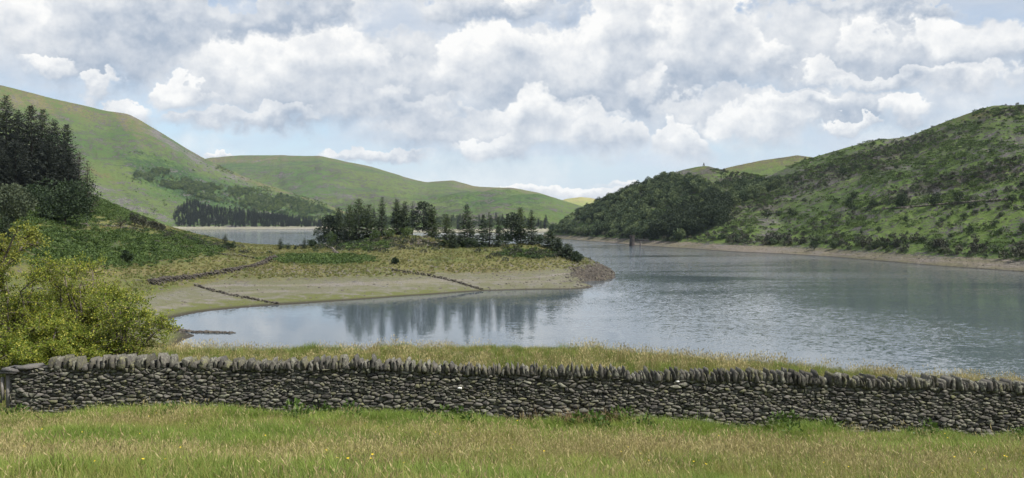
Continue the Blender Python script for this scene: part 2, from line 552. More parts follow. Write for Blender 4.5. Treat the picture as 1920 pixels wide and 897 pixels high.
def land_h(x, y):
    x = np.asarray(x, float)
    y = np.asarray(y, float)
    w = sstep(y, 48, 105)
    a = near_h(x, y)
    b = tps(x, y)
    amp = 0.25 + 0.9 * sstep(b, 3, 9)
    b = b + amp * 0.55 * fbm(x * 0.06, y * 0.06, 9, 5, 0.55) * sstep(y, 60, 120)
    return a * (1 - w) + np.maximum(b, -6) * w


def add_cover(me, cov):
    a = me.attributes.new('cover', 'FLOAT_COLOR', 'POINT')
    a.data.foreach_set('color', np.clip(cov, 0, 1).astype(np.float32).ravel())


COLS = dict(grass=(0.085, 0.105, 0.030), grass2=(0.130, 0.128, 0.046), grass3=(0.155, 0.135, 0.060), bracken=(0.026, 0.052, 0.014), bracken2=(0.055, 0.092, 0.022),
            ochre=(0.180, 0.148, 0.062), ochre2=(0.120, 0.100, 0.046), heather=(0.042, 0.040, 0.032), heather2=(0.070, 0.064, 0.048), rock=(0.190, 0.176, 0.168), rock2=(0.085, 0.078, 0.075))
M_meadow = moor_mat('meadow_soil', 6.0, 0, dict(COLS, grass=(0.060, 0.085, 0.022), grass2=(0.085, 0.095, 0.030), grass3=(0.10, 0.09, 0.035)), 0.5)
M_head = moor_mat('headland_turf', 4.0, 3.2, COLS, 1.6, shingle=(0.215, 0.197, 0.160), mud=(0.105, 0.115, 0.038), mud_z=0.7)

# near meadow
gx = np.r_[np.linspace(-75, -22, 40, endpoint=False), np.linspace(-22, 22, 150, endpoint=False), np.linspace(22, 75, 40)]
gy = np.r_[np.linspace(-60, 6, 30, endpoint=False), np.linspace(6, 62, 190)]
GX, GY = np.meshgrid(gx, gy)
GZ = land_h(GX, GY)
me = make_mesh('meadow', np.stack([GX, GY, GZ], -1).reshape(-1, 3), grid_faces(*GX.shape), True)
add_cover(me, np.zeros((GX.size, 4)))
meadow = add_obj('meadow', me, M_meadow)
tag(meadow, 'rough sloping meadow on both sides of the stone wall', 'meadow', kind='structure')

# headland with the knoll, the neck and the bracken slope
hx = np.linspace(-330, 120, 300)
hy = np.linspace(62, 540, 320)
HX, HYG = np.meshgrid(hx, hy)
HZ = land_h(HX, HYG)
HPX, HPY = proj(HX, HYG, HZ)
# rocky snout of the headland and the crag on the knoll
snout = np.exp(-((HPX - 1112) / 45) ** 2 - ((HPY - 514) / 20) ** 2)
crag = np.exp(-((HPX - 790) / 48) ** 2 - ((HPY - 455) / 9) ** 2) * (HYG < 345)
HZ = HZ + (snout * 1.8 + crag * 1.3) * (np.abs(fbm(HX * 0.16, HYG * 0.16, 40, 4)) * 2.2 - 0.3) * (HZ > 0.1)
HPX, HPY = proj(HX, HYG, HZ)
cov = np.zeros(HX.shape + (4,))
nz = fbm(HX * 0.03, HYG * 0.03, 21, 4)
br = np.zeros(HX.shape)
for cx, cy, wx, wy, a in [(200, 465, 190, 34, 1.3), (60, 455, 120, 45, 1.3), (330, 468, 90, 14, 1.0), (600, 487, 110, 10, 1.2), (680, 460, 60, 14, .9), (980, 476, 55, 9, 1.1), (60, 395, 220, 40, 0.9), (240, 410, 70, 22, 0.6)]:
    br = np.maximum(br, a * np.exp(-(((HPX - cx) / wx) ** 2) - ((HPY - cy) / wy) ** 2))
cov[..., 0] = br + 0.25 * nz
oc = 0.25 + 0.5 * nz
for cx, cy, wx, wy, a in [(260, 508, 170, 14, 0.9), (560, 503, 150, 7, 0.9), (850, 505, 140, 10, 0.8), (430, 490, 60, 10, 0.5), (650, 475, 30, 4, .6)]:
    oc = np.maximum(oc, a * np.exp(-(((HPX - cx) / wx) ** 2) - ((HPY - cy) / wy) ** 2))
cov[..., 1] = oc * 0.85
cov[..., 2] = snout * 1.2 + crag * 1.0
cov[..., 3] = np.maximum(0.8 * np.exp(-(((HPX - 690) / 90) ** 2) - ((HPY - 458) / 12) ** 2), 0.7 * np.exp(-(((HPX - 1040) / 60) ** 2) - ((HPY - 480) / 14) ** 2))
me = make_mesh('headland', np.stack([HX, HYG, HZ], -1).reshape(-1, 3), grid_faces(*HX.shape), True)
add_cover(me, cov.reshape(-1, 4))
headland = add_obj('headland', me, M_head)
tag(headland, 'grassy headland with a bare shingle shore reaching into the lake', 'headland', kind='structure')


def land_z(x, y):
    """height of the built headland or meadow mesh"""
    x, y = np.asarray(x, float), np.asarray(y, float)
    if np.all(y < 62):
        return land_h(x, y)
    i = np.clip((y - hy[0]) / (hy[1] - hy[0]), 0, len(hy) - 1.001)
    j = np.clip((x - hx[0]) / (hx[1] - hx[0]), 0, len(hx) - 1.001)
    a, b = i.astype(int), j.astype(int)
    u, v = i - a, j - b
    return (HZ[a, b] * (1 - u) * (1 - v) + HZ[a + 1, b] * u * (1 - v) + HZ[a, b + 1] * (1 - u) * v + HZ[a + 1, b + 1] * u * v)


def on_land(px, py, dmin=150, dmax=460):
    """walk out along a bearing until the ground rises to the row py"""
    D = np.arange(dmin, dmax, 0.5)
    X = (px - 960) / F * D
    Z = land_z(X, D)
    P = HY - F * (Z - CZ) / D
    k = np.nonzero(P <= py)[0]
    i = k[0] if len(k) else int(np.argmin(P))
    return np.array([X[i], D[i], Z[i]])


# ------------------------------------------------------------------ hills
HILLS = {}


def hill(name, label, st, M, N, cover, mat, expo=1.15, amp=8.0, gully=5.0, wave=160.0, ridge_noise=1.0, seed=1, back=1.0):
    """st: rows of (ridge px, ridge py, ridge D, foot px, foot D, foot z)"""
    st = np.array(st, float)
    u = np.linspace(0, 1, N)
    pxr = st[0, 0] + (st[-1, 0] - st[0, 0]) * u
    c = [np.interp(pxr, st[:, 0], st[:, k]) for k in range(6)]
    ker = np.hanning(max(5, N // 40) | 1)
    ker /= ker.sum()
    for k in range(1, 6):
        pad = len(ker) // 2
        c[k] = np.convolve(np.pad(c[k], pad, 'edge'), ker, 'valid')
    rx, ry, rz = wpos(pxr, c[1], c[2])
    rz = rz + ridge_noise * c[2] / F * (2.2 * fbm(pxr / 55.0, 0 * pxr, seed + 5, 5, 0.6))
    fx, fy, fz = (c[3] - 960) / F * c[4], c[4], c[5]
    nb = max(10, M // 4)
    t = np.r_[-0.06, np.linspace(0, 1, M) ** 1.15, 1 + np.linspace(0.03, 1, nb)]
    T, U = np.meshgrid(t, u, indexing='ij')
    X = fx + (rx - fx) * T
    Y = fy + (ry - fy) * T
    tc = np.clip(T, 0, 1)
    Z = fz + (rz - fz) * tc ** expo
    tb = np.clip(T - 1, 0, 1)
    Z = Z - (rz + 8) * (tb ** 1.3)
    Z = np.where(T < 0, fz - 5, Z)
    w = np.clip(4 * tc * (1 - tc), 0, 1) * (tb == 0) + 0.6 * np.sin(np.pi * tb) * (tb > 0)
    Z = Z + amp * w * fbm(X / wave, Y / wave, seed, 6, 0.52)
    Z = Z - 0.35 * gully * w * np.abs(fbm(pxr[None] / 26.0 + 0 * T + 1.5 * T, T * 1.6, seed + 3, 4))
    Z = np.maximum(Z, -6)
    PX, PY = proj(X, Y, Z)
    me = make_mesh(name, np.stack([X, Y, Z], -1).reshape(-1, 3), grid_faces(*X.shape)[:, ::-1], True)
    add_cover(me, cover(PX, PY, X, Y, Z, tc).reshape(-1, 4))
    o = add_obj(name, me, mat)
    tag(o, label, 'hill', kind='structure')
    HILLS[name] = dict(X=X[1:M + 1], Y=Y[1:M + 1], Z=Z[1:M + 1], PX=PX[1:M + 1], PY=PY[1:M + 1])
    return o


def on_hill(h, px, py):
    H = HILLS[h]
    d = (H['PX'] - px) ** 2 + (H['PY'] - py) ** 2
    i = np.unravel_index(np.argmin(d), d.shape)
    return np.array([H['X'][i], H['Y'][i], H['Z'][i]])


def sample_hill(h, n, rng, weight):
    """n random points on a hill, weighted by weight(px, py, z) per true area"""
    H = HILLS[h]
    P = np.stack([H['X'], H['Y'], H['Z']], -1)
    a = np.linalg.norm(np.cross(P[1:, :-1] - P[:-1, :-1], P[:-1, 1:] - P[:-1, :-1]), axis=-1)
    w = a * weight(H['PX'][:-1, :-1], H['PY'][:-1, :-1], H['Z'][:-1, :-1])
    w = w.ravel() / w.sum()
    k = rng.choice(w.size, n, p=w)
    i, j = np.unravel_index(k, a.shape)
    u, v = rng.random((2, n, 1))
    return P[i, j] * (1 - u) * (1 - v) + P[i + 1, j] * u * (1 - v) + P[i, j + 1] * (1 - u) * v + P[i + 1, j + 1] * u * v


def blobs(PX, PY, lst):
    r = np.zeros(PX.shape)
    for cx, cy, wx, wy, sl, a in lst:
        dx = PX - cx
        r = np.maximum(r, a * np.exp(-(dx / wx) ** 2 - ((PY - cy - sl * dx) / wy) ** 2))
    return r


HC = dict(COLS, grass=(0.062, 0.112, 0.032), grass2=(0.096, 0.132, 0.040), grass3=(0.105, 0.112, 0.048), bracken=(0.024, 0.052, 0.020), bracken2=(0.042, 0.078, 0.026), ochre=(0.165, 0.145, 0.060), ochre2=(0.115, 0.105, 0.045))
M_right = moor_mat('right_hill_cover', 1.3, 3.2, dict(HC, grass=(0.066, 0.108, 0.028), grass2=(0.105, 0.155, 0.038), grass3=(0.088, 0.100, 0.044), bracken=(0.026, 0.046, 0.016), bracken2=(0.042, 0.070, 0.020), rock=(0.165, 0.152, 0.145), rock2=(0.070, 0.066, 0.062)), 2.2,
                   shingle=(0.225, 0.192, 0.165))
M_left = moor_mat('left_fell_cover', 0.40, 5.0, HC, 2.0)
M_far = moor_mat('far_fell_cover', 0.26, 4.2, HC, 2.0, shingle=(0.40, 0.37, 0.31))


def cov_right(PX, PY, X, Y, Z, t):
    c = np.zeros(PX.shape + (4,))
    n = fbm(X * 0.012, Y * 0.012, 71, 5, 0.6)
    band = fbm((PX + 2.2 * PY) / 150, (PY + 0.25 * PX) / 28, 72, 4)
    c[..., 0] = 0.35 + 0.7 * n - blobs(PX, PY, [(1750, 425, 170, 7, -0.22, 1.0), (1700, 445, 130, 6, -0.3, .9), (1840, 400, 90, 12, -0.2, .6), (1400, 350, 60, 20, -.1, .6)])
    c[..., 1] = blobs(PX, PY, [(1850, 215, 90, 14, -0.1, 0.6), (1680, 268, 90, 8, -.3, .5), (1320, 318, 30, 6, 0, .7)]) + 0.1
    c[..., 2] = 0.18 + 0.8 * np.clip(fbm(X * 0.03, Y * 0.03, 75, 4), 0, 1) * (t > 0.3) + blobs(PX, PY, [(1735, 365, 60, 12, 0, 0.4), (1440, 440, 14, 14, 0, .8), (1860, 360, 60, 6, -.3, .4)])
    c[..., 3] = np.clip(0.34 + 1.0 * band + blobs(PX, PY, [(1650, 310, 200, 45, -.3, .45), (1800, 340, 150, 28, -.15, .4), (1440, 400, 70, 25, -.3, .4), (1540, 370, 120, 20, -.4, .4)]), 0, 1) * np.clip(t * 5 - 0.9, 0, 1)
    return c


d = water_d
hill('wooded_hill', 'steep bracken and heather hill rising from the shore on the far side of the lake',
     [(1020, 438, 900, 1015, d(446), 0), (1060, 420, 900, 1060, d(449), 0), (1100, 396, 900, 1100, d(452), 0), (1180, 352, 880, 1185, d(459.5), 0), (1240, 331, 865, 1250, d(464), 0), (1285, 317, 850, 1290, d(466), 0), (1325, 311, 840, 1340, d(470), 0),
      (1360, 322, 830, 1390, d(473), 0), (1440, 331, 800, 1480, d(477), 0), (1500, 303, 780, 1560, d(482), 0), (1560, 285, 760, 1620, d(487), 0), (1640, 262, 720, 1700, d(494), 0),
      (1700, 257, 700, 1760, d(499), 0), (1780, 226, 660, 1830, d(504), 0), (1860, 198, 620, 1920, d(510), 0), (1920, 197, 600, 2000, d(518), 0), (2100, 170, 560, 2200, d(535), 0), (2400, 120, 500, 2500, d(560), 0)],
     150, 420, cov_right, M_right, 1.05, 7.0, 4.0, 110.0, 0.7, 5)


def cov_back(PX, PY, X, Y, Z, t):
    c = np.zeros(PX.shape + (4,))
    n = fbm(X * 0.006, Y * 0.006, 81, 5, 0.6)
    c[..., 0] = 0.2 + 0.6 * n
    c[..., 1] = 0.2 + 0.7 * sstep(t, 0.75, 1.0)
    c[..., 3] = 0.3 - 0.7 * n
    return c


hill('green_ridge', 'green pasture ridge showing between the hilltop hump and the nearer slope',
     [(1250, 345, 1250, 1240, 900, 20), (1340, 321, 1250, 1330, 900, 30), (1400, 307, 1250, 1390, 900, 30), (1455, 297, 1250, 1440, 900, 30), (1495, 291, 1250, 1480, 900, 30), (1530, 297, 1250, 1530, 900, 30), (1620, 330, 1250, 1620, 900, 20)],
     40, 120, cov_back, M_right, 1.1, 5.0, 3.0, 120.0, 0.8, 15)


def cov_left(PX, PY, X, Y, Z, t):
    c = np.zeros(PX.shape + (4,))
    n = fbm(X * 0.004, Y * 0.004, 61, 5, 0.6)
    streak = fbm(PX / 22 - PY / 30, PY / 70, 62, 4)
    c[..., 0] = 0.30 + 0.9 * n + blobs(PX, PY, [(330, 330, 110, 22, .45, .6), (250, 300, 60, 14, .4, .4)]) - blobs(PX, PY, [(270, 355, 90, 12, 0.35, .9), (220, 320, 60, 8, .3, .5)])
    c[..., 1] = -0.12 + 0.55 * streak + 0.75 * sstep(t, 0.66, 0.98) + blobs(PX, PY, [(190, 325, 50, 10, .35, .8), (290, 275, 50, 16, .5, .5)])
    c[..., 2] = 0.04 + 0.3 * np.clip(streak, 0, 1) + blobs(PX, PY, [(330, 275, 60, 10, 0.62, .8), (220, 375, 60, 14, .5, .7), (310, 410, 25, 12, .4, .8), (420, 325, 50, 8, .45, .5)])
    c[..., 3] = 0.22 - 0.6 * n + blobs(PX, PY, [(360, 290, 40, 6, .62, .5)])
    return c


hill('high_fell', 'high grassy fell sloping down to the plantation on the far shore',
     [(-420, 90, 2250, -350, 1500, 0), (-200, 118, 2280, -150, 1500, 0), (0, 160, 2300, 40, 1500, 0), (100, 185, 2350, 130, 1500, 0), (200, 208, 2400, 220, 1520, 0), (240, 213, 2400, 260, 1540, 0), (270, 230, 2400, 290, 1560, 0), (300, 248, 2400, 320, 1570, 0),
      (340, 273, 2400, 370, 1590, 0), (380, 296, 2400, 420, 1610, 0), (430, 320, 2400, 470, 1630, 0), (480, 340, 2350, 520, 1640, 0), (540, 359, 2250, 570, 1655, 0), (600, 378, 2150, 620, 1665, 0), (660, 402, 2000, 670, 1680, 0), (690, 415, 1900, 690, 1720, 0)],
     130, 330, cov_left, M_left, 1.0, 30.0, 16.0, 280.0, 0.8, 25)


def cov_far(PX, PY, X, Y, Z, t):
    c = np.zeros(PX.shape + (4,))
    n = fbm(X * 0.0022, Y * 0.0022, 51, 5, 0.6)
    lay = fbm(PX / 120, PY / 12 - PX / 200, 52, 4)
    c[..., 0] = 0.3 + 0.6 * n - 0.5 * sstep(PX, 980, 1080)
    c[..., 1] = -0.05 + 0.9 * np.clip(lay, 0, 1) + 0.6 * sstep(t, 0.85, 1.0) - 0.4 * sstep(PX, 980, 1080)
    c[..., 2] = 0.02 + 0.4 * np.clip(lay - 0.1, 0, 1) + blobs(PX, PY, [(640, 366, 40, 4, .2, .5), (1010, 375, 20, 3, .4, .5)])
    c[..., 3] = 0.15 - 0.4 * n + blobs(PX, PY, [(850, 400, 150, 22, .1, .5), (900, 365, 60, 8, .2, .3)])
    return c


hill('distant_fell', 'long distant fell with rounded summits closing the valley',
     [(250, 330, 3900, 300, 2300, 0), (390, 297, 3900, 420, 2200, 0), (450, 292, 3900, 480, 2100, 0), (520, 291, 3850, 540, 2000, 0), (600, 293, 3800, 610, 1700, 0), (650, 303, 3750, 660, 1450, 0), (700, 314, 3700, 710, 1300, 0), (760, 332, 3600, 770, 1220, 0), (800, 342, 3600, 810, 1180, 0),
      (850, 338, 3600, 860, 1130, 0), (890, 350, 3500, 900, 1100, 0), (960, 352, 3400, 960, 1060, 0), (1010, 362, 3400, 1000, 1035, 0), (1060, 377, 3300, 1050, 1035, 0), (1100, 390, 3300, 1100, 1050, 0), (1180, 402, 3300, 1180, 1100, 0), (1260, 410, 3300, 1260, 1200, 0)],
     120, 300, cov_far, M_far, 1.5, 55.0, 9.0, 420.0, 0.7, 35)
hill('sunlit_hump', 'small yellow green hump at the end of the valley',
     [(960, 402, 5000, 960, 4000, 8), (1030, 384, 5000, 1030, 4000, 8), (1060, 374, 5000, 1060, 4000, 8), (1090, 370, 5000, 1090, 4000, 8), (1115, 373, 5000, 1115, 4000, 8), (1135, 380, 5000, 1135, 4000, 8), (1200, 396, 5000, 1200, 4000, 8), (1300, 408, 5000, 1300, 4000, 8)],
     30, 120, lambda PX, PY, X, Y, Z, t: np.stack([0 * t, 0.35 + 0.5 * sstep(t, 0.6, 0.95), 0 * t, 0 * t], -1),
     moor_mat('sun_painted_hump_cover', 0.4, 0, dict(HC, grass=(0.19, 0.26, 0.05), grass2=(0.24, 0.28, 0.06), ochre=(0.34, 0.29, 0.11), ochre2=(0.28, 0.25, 0.09)), 1.5), 1.0, 10.0, 6.0, 400.0, 0.5, 45)  # yellow green cover, lightened so the hump's sunlight sits in its colour

# valley floor under everything, out to the horizon
g = 6500.0
me = make_mesh('valley_floor', [(-g, -g, -6.5), (g, -g, -6.5), (g, g, -6.5), (-g, g, -6.5)], np.array([[0, 1, 2, 3]]))
add_cover(me, np.zeros((4, 4)))
tag(add_obj('valley_floor', me, M_far), 'valley floor under the lake and hills', 'ground', kind='structure')

# lake
wm, T = new_mat('lake_water')
pos = T.n('ShaderNodeNewGeometry').outputs['Position']
p1 = T.vm('MULTIPLY', pos, (0.75, 1.1, 0.0))
p2 = T.vm('MULTIPLY', pos, (2.6, 4.0, 0.0))
wind = T.noise(T.vm('MULTIPLY', pos, (0.006, 0.020, 0.0)), 1.0, 4.0, 0.6)
lee = T.noise(T.vm('MULTIPLY', pos, (0.010, 0.05, 0.0)), 1.0, 3.0, 0.6)
sp = T.n('ShaderNodeSeparateXYZ', {'Vector': pos})
shelter = T.m('MULTIPLY', T.ss(T.m('ADD', sp.outputs[0], T.m('MULTIPLY', lee, 26.0)), -6.0, 62.0, 0.20, 1.0), 1.0)
shelter = T.m('MAXIMUM', shelter, T.ss(sp.outputs[1], 330.0, 420.0))
far_calm = T.ss(sp.outputs[1], 250.0, 620.0, 1.0, 3.6)
amp = T.m('MULTIPLY', T.m('MULTIPLY', T.ss(wind, 0.38, 0.64, 0.12, 0.62), shelter), far_calm)
c1 = T.vm('SUBTRACT', T.noise(p1, 1.0, 3.0, 0.6, out=1), (0.5, 0.5, 0.5))
c2 = T.vm('SUBTRACT', T.noise(p2, 1.0, 2.0, 0.6, out=1), (0.5, 0.5, 0.5))
s = T.vm('ADD', T.vm('MULTIPLY', c1, (0.24, 0.44, 0.0)), T.vm('MULTIPLY', c2, (0.34, 0.60, 0.0)))
nrm = T.vm('NORMALIZE', T.vm('ADD', T.vm('SCALE', s, scale=amp), (0.0, 0.0, 1.0)))
p = T.n('ShaderNodeBsdfPrincipled', {'Base Color': (0.070, 0.092, 0.108, 1), 'Roughness': 0.045, 'IOR': 1.333, 'Normal': nrm})
T.n('ShaderNodeOutputMaterial', {'Surface': p.outputs[0]})
me = make_mesh('lake', [(-3200, 50, 0), (1500, 50, 0), (1500, 5200, 0), (-3200, 5200, 0)], np.array([[0, 1, 2, 3]]))
tag(add_obj('lake', me, wm), 'rippled grey blue lake between the hills', 'lake', kind='structure')


# ------------------------------------------------------------------ plants: prototypes
def rnd_dirs(rng, n, zlo=-1.0, zhi=1.0):
    z = rng.uniform(zlo, zhi, n)
    t = rng.uniform(0, 2 * np.pi, n)
    r = np.sqrt(1 - z * z)
    return np.stack([r * np.cos(t), r * np.sin(t), z], -1)


def side_of(d, rng):
    return unit(np.cross(d, rnd_dirs(rng, len(d))))


def conifer_parts(seed, h, r, dense=1.0, bare=0.08, droop=0.25, shape=0.85, card=0.9, gaps=0.0, top=0.0):
    """spruce or larch: tapered trunk, tiers of drooping boughs carrying needle sprays"""
    rng = np.random.default_rng(seed)
    lean = rng.normal(0, 0.012 * h, 2)
    n = 9
    tz = np.linspace(-0.4, h * 0.985, n)
    pts = np.stack([lean[0] * (tz / h) ** 2, lean[1] * (tz / h) ** 2, tz], -1)
    trunk = Parts()
    trunk.tube(pts, np.linspace(0.018 * h + 0.04, 0.012, n), 6)
    crown = Parts()
    z = h * bare
    step = 0.40 * (h / 14) ** 0.5 / dense
    az0 = 0.0
    C, Dv, Ln, Wd, S = [], [], [], [], []
    while z < h * 0.99:
        u = (z - h * bare) / (h * (1 - bare))
        prof = (1 - u) ** shape
        if u < 0.12:
            prof *= 0.55 + 3.7 * u
        if top > 0:
            prof = max(prof, top * math.sqrt(max(0.0, 1 - u)))
        rr = r * prof + 0.10
        nb = max(3, int(rng.integers(4, 7)))
        az0 += 0.9
        for b in range(nb):
            if rng.random() < gaps:
                continue
            L = rr * rng.uniform(0.62, 1.16)
            a = az0 + b * 2 * np.pi / nb + rng.normal(0, 0.25)
            dr = droop * rng.uniform(0.5, 1.4) - 0.5 * u
            hd = np.array([math.cos(a), math.sin(a), 0])
            base = np.array([lean[0] * (z / h) ** 2, lean[1] * (z / h) ** 2, z + rng.normal(0, 0.12)])
            ks = max(3, int(L / (0.30 * card) * dense))
            s = np.linspace(0.16, 1.0, ks)
            bp = base + hd * (L * s)[:, None] + np.array([0, 0, 1.0]) * (-dr * L * (s ** 1.5) + 0.18 * L * s ** 4)[:, None]
            if L > 0.8:
                crown.tube(np.stack([base, bp[ks // 2], bp[-1]]), [0.035, 0.022, 0.008], 3)
            sd = np.cross(hd, (0, 0, 1))
            for sg in (-1, 1):
                d = hd * 0.75 + sd * sg * rng.uniform(0.45, 1.0, ks)[:, None] + np.array([0, 0, -1]) * rng.uniform(0.05, 0.55, ks)[:, None]
                C.append(bp + rng.normal(0, 0.05, bp.shape))
                Dv.append(unit(d))
                Ln.append(card * rng.uniform(0.55, 1.1, ks) * (1.05 - 0.45 * s) * (0.45 + 0.55 * (1 - u)))
                Wd.append(card * 0.34 * rng.uniform(0.7, 1.3, ks) * (0.5 + 0.5 * (1 - u)))
        z += step * rng.uniform(0.7, 1.3) * (1 - 0.35 * u)
    C, Dv, Ln, Wd = np.concatenate(C), np.concatenate(Dv), np.concatenate(Ln), np.concatenate(Wd)
    S = unit(np.cross(Dv, np.array([0, 0, 1.0]) + 0.9 * rnd_dirs(rng, len(Dv))))
    crown.cards(C, Dv, S, Ln, Wd)
    return trunk, crown


def clump_cards(P, rng, c, rad, n, size, up=0.4):
    """a clump of leaf sprays on and in an ellipsoid"""
    d = rnd_dirs(rng, n, -0.75, 1.0)
    pos = c + d * rad * (rng.uniform(0.25, 1.0, n) ** 0.45)[:, None]
    dv = unit(d + np.array([0, 0, up]) + 0.7 * rnd_dirs(rng, n))
    P.cards(pos, dv, side_of(dv, rng), size * rng.uniform(0.6, 1.35, n), size * 0.55 * rng.uniform(0.7, 1.3, n))


def pine_parts(seed, h, r, bare=0.35, clumps=16, per=75, size=0.65):
    """Scots pine or old larch: bare trunk, crooked limbs, flat dark clumps"""
    rng = np.random.default_rng(seed)
    trunk = Parts()
    lean = rng.normal(0, 0.03 * h, 2)
    tz = np.linspace(-0.4, h * 0.93, 8)
    pts = np.stack([lean[0] * (tz / h) ** 1.5, lean[1] * (tz / h) ** 1.5, tz], -1)
    trunk.tube(pts, np.linspace(0.02 * h + 0.03, 0.04, 8), 6)
    crown = Parts()
    for i in range(clumps):
        u = (i + 0.5) / clumps
        z = h * (bare + (0.96 - bare) * u)
        prof = math.sin(np.pi * min(1, 0.18 + 0.80 * u)) ** 0.7
        a = i * 2.4 + rng.normal(0, 0.4)
        off = r * prof * rng.uniform(0.25, 0.95)
        root = np.array([lean[0] * (z / h) ** 1.5, lean[1] * (z / h) ** 1.5, z - 0.06 * h])
        c = root + np.array([math.cos(a) * off, math.sin(a) * off, 0.06 * h])
        crown.tube(np.stack([root, (root + c) / 2 + (0, 0, 0.1), c]), [0.07, 0.05, 0.02], 4)
        rad = np.array([1, 1, 0.38]) * r * rng.uniform(0.26, 0.44)
        clump_cards(crown, rng, c, rad, per, size, 0.5)
    return trunk, crown


def broad_parts(seed, h, r, clumps=34, per=70, size=0.5, low=0.12, trunk_r=0.03, squash=1.0):
    """broadleaf: forked trunk, limbs into leafy clumps of uneven size"""
    rng = np.random.default_rng(seed)
    trunk = Parts()
    fork = np.array([0, 0, h * (low + 0.12)])
    trunk.tube([(0, 0, -0.4), fork * 0.5 + rng.normal(0, 0.02 * h, 3) * (1, 1, 0), fork], [trunk_r * h * 1.2, trunk_r * h, trunk_r * h * 0.8], 6)
    crown = Parts()
    cz, rz = h * (0.5 + low * 0.5), h * (0.5 - low * 0.5)
    for i in range(clumps):
        d = rnd_dirs(rng, 1, -0.85, 1.0)[0]
        k = rng.uniform(0.45, 0.86)
        c = np.array([0, 0, cz]) + d * np.array([r, r, rz]) * k
        if rng.random() < 0.55:
            crown.tube(np.stack([fork, (fork + c) / 2 + rng.normal(0, 0.05 * r, 3), c]), [trunk_r * h * 0.5, trunk_r * h * 0.3, 0.02], 4)
        rad = np.array([1, 1, 0.8 * squash]) * r * rng.uniform(0.22, 0.40)
        clump_cards(crown, rng, c, rad, per, size, 0.3)
    return trunk, crown


def join_parts(a, b):
    """trunk and crown of a small far tree as one mesh with two materials"""
    na = sum(len(f) for x in a.f.values() for f in x)
    p = Parts()
    for src in (a, b):
        k = p.k
        p.v += src.v
        p.k += src.k
        for n, fl in src.f.items():
            for f in fl:
                p.f.setdefault(n, []).append(f + k)
    return p


# leaf and bark materials
M_spruce = leaf_mat('spruce_needles', (0.022, 0.036, 0.020), (0.048, 0.068, 0.030), 0.12)
M_spruce2 = leaf_mat('larch_needles', (0.030, 0.048, 0.018), (0.062, 0.085, 0.028), 0.12)
M_pine = leaf_mat('pine_needles', (0.020, 0.033, 0.021), (0.044, 0.060, 0.030), 0.10)
M_dark = leaf_mat('plantation_needles', (0.010, 0.015, 0.011), (0.022, 0.028, 0.017), 0.05)
M_brown = leaf_mat('sparse_larch_twigs', (0.030, 0.026, 0.020), (0.048, 0.042, 0.030), 0.05)
M_broad = leaf_mat('sycamore_leaves', (0.017, 0.032, 0.014), (0.040, 0.064, 0.024), 0.15)
M_grey = leaf_mat('willow_leaves', (0.050, 0.068, 0.038), (0.095, 0.115, 0.060), 0.15)
M_birch = leaf_mat('birch_leaves', (0.038, 0.070, 0.018), (0.080, 0.115, 0.030), 0.2)
M_haw = leaf_mat('hawthorn_leaves', (0.110, 0.165, 0.024), (0.280, 0.315, 0.050), 0.42, 0.5, 1.1, tip=(0.42, 0.41, 0.07))
M_haw2 = leaf_mat('yellowing_leaves', (0.13, 0.155, 0.025), (0.29, 0.285, 0.05), 0.3, 0.5, 1.1)
M_hillt = leaf_mat('hill_tree_leaves', (0.026, 0.044, 0.020), (0.058, 0.084, 0.034), 0.12, scale=0.05, tint=1.0)
M_wood = leaf_mat('woodland_leaves', (0.044, 0.070, 0.034), (0.125, 0.160, 0.070), 0.15, scale=0.03, tint=1.6)
M_farwood = leaf_mat('far_woodland_leaves', (0.050, 0.085, 0.028), (0.130, 0.175, 0.050), 0.1, scale=0.02, tint=1.5)
M_scrub = leaf_mat('heather_scrub', (0.040, 0.044, 0.032), (0.080, 0.082, 0.052), 0.05, scale=0.05, tint=0.9)
M_bracken = leaf_mat('bracken_fronds', (0.044, 0.078, 0.020), (0.098, 0.148, 0.038), 0.2, scale=0.08, tint=0.7)
M_tus = leaf_mat('tussock_grass', (0.120, 0.135, 0.040), (0.230, 0.205, 0.085), 0.2, scale=0.05, tint=0.9)
M_bark = bark_mat('conifer_bark', (0.045, 0.035, 0.030), (0.085, 0.065, 0.055))
M_twig = bark_mat('hawthorn_bark', (0.085, 0.070, 0.055), (0.15, 0.13, 0.11), 12.0)


def tree(name, label, parts, loc, mat, rot=0.0, group=None, bark=None, cat='tree', scale=(1, 1, 1), meshes=None):
    """an Empty at the foot of the trunk with trunk and crown below it"""
    e = bpy.data.objects.new(name, None)
    e.empty_display_size = 0.5
    COL.objects.link(e)
    e.location = loc
    e.rotation_euler = (0, 0, rot)
    e.scale = scale
    tag(e, label, cat, group)
    tm, cm = meshes if meshes else (parts[0].mesh('trunk', True), parts[1].mesh('crown'))
    add_obj('trunk', tm, bark or M_bark, e)
    add_obj('crown', cm, mat, e)
    return e


# ------------------------------------------------------------------ trees on the headland: px, base row, top row, width (px), kind
def W2(px_w, D):
    return px_w / F * D


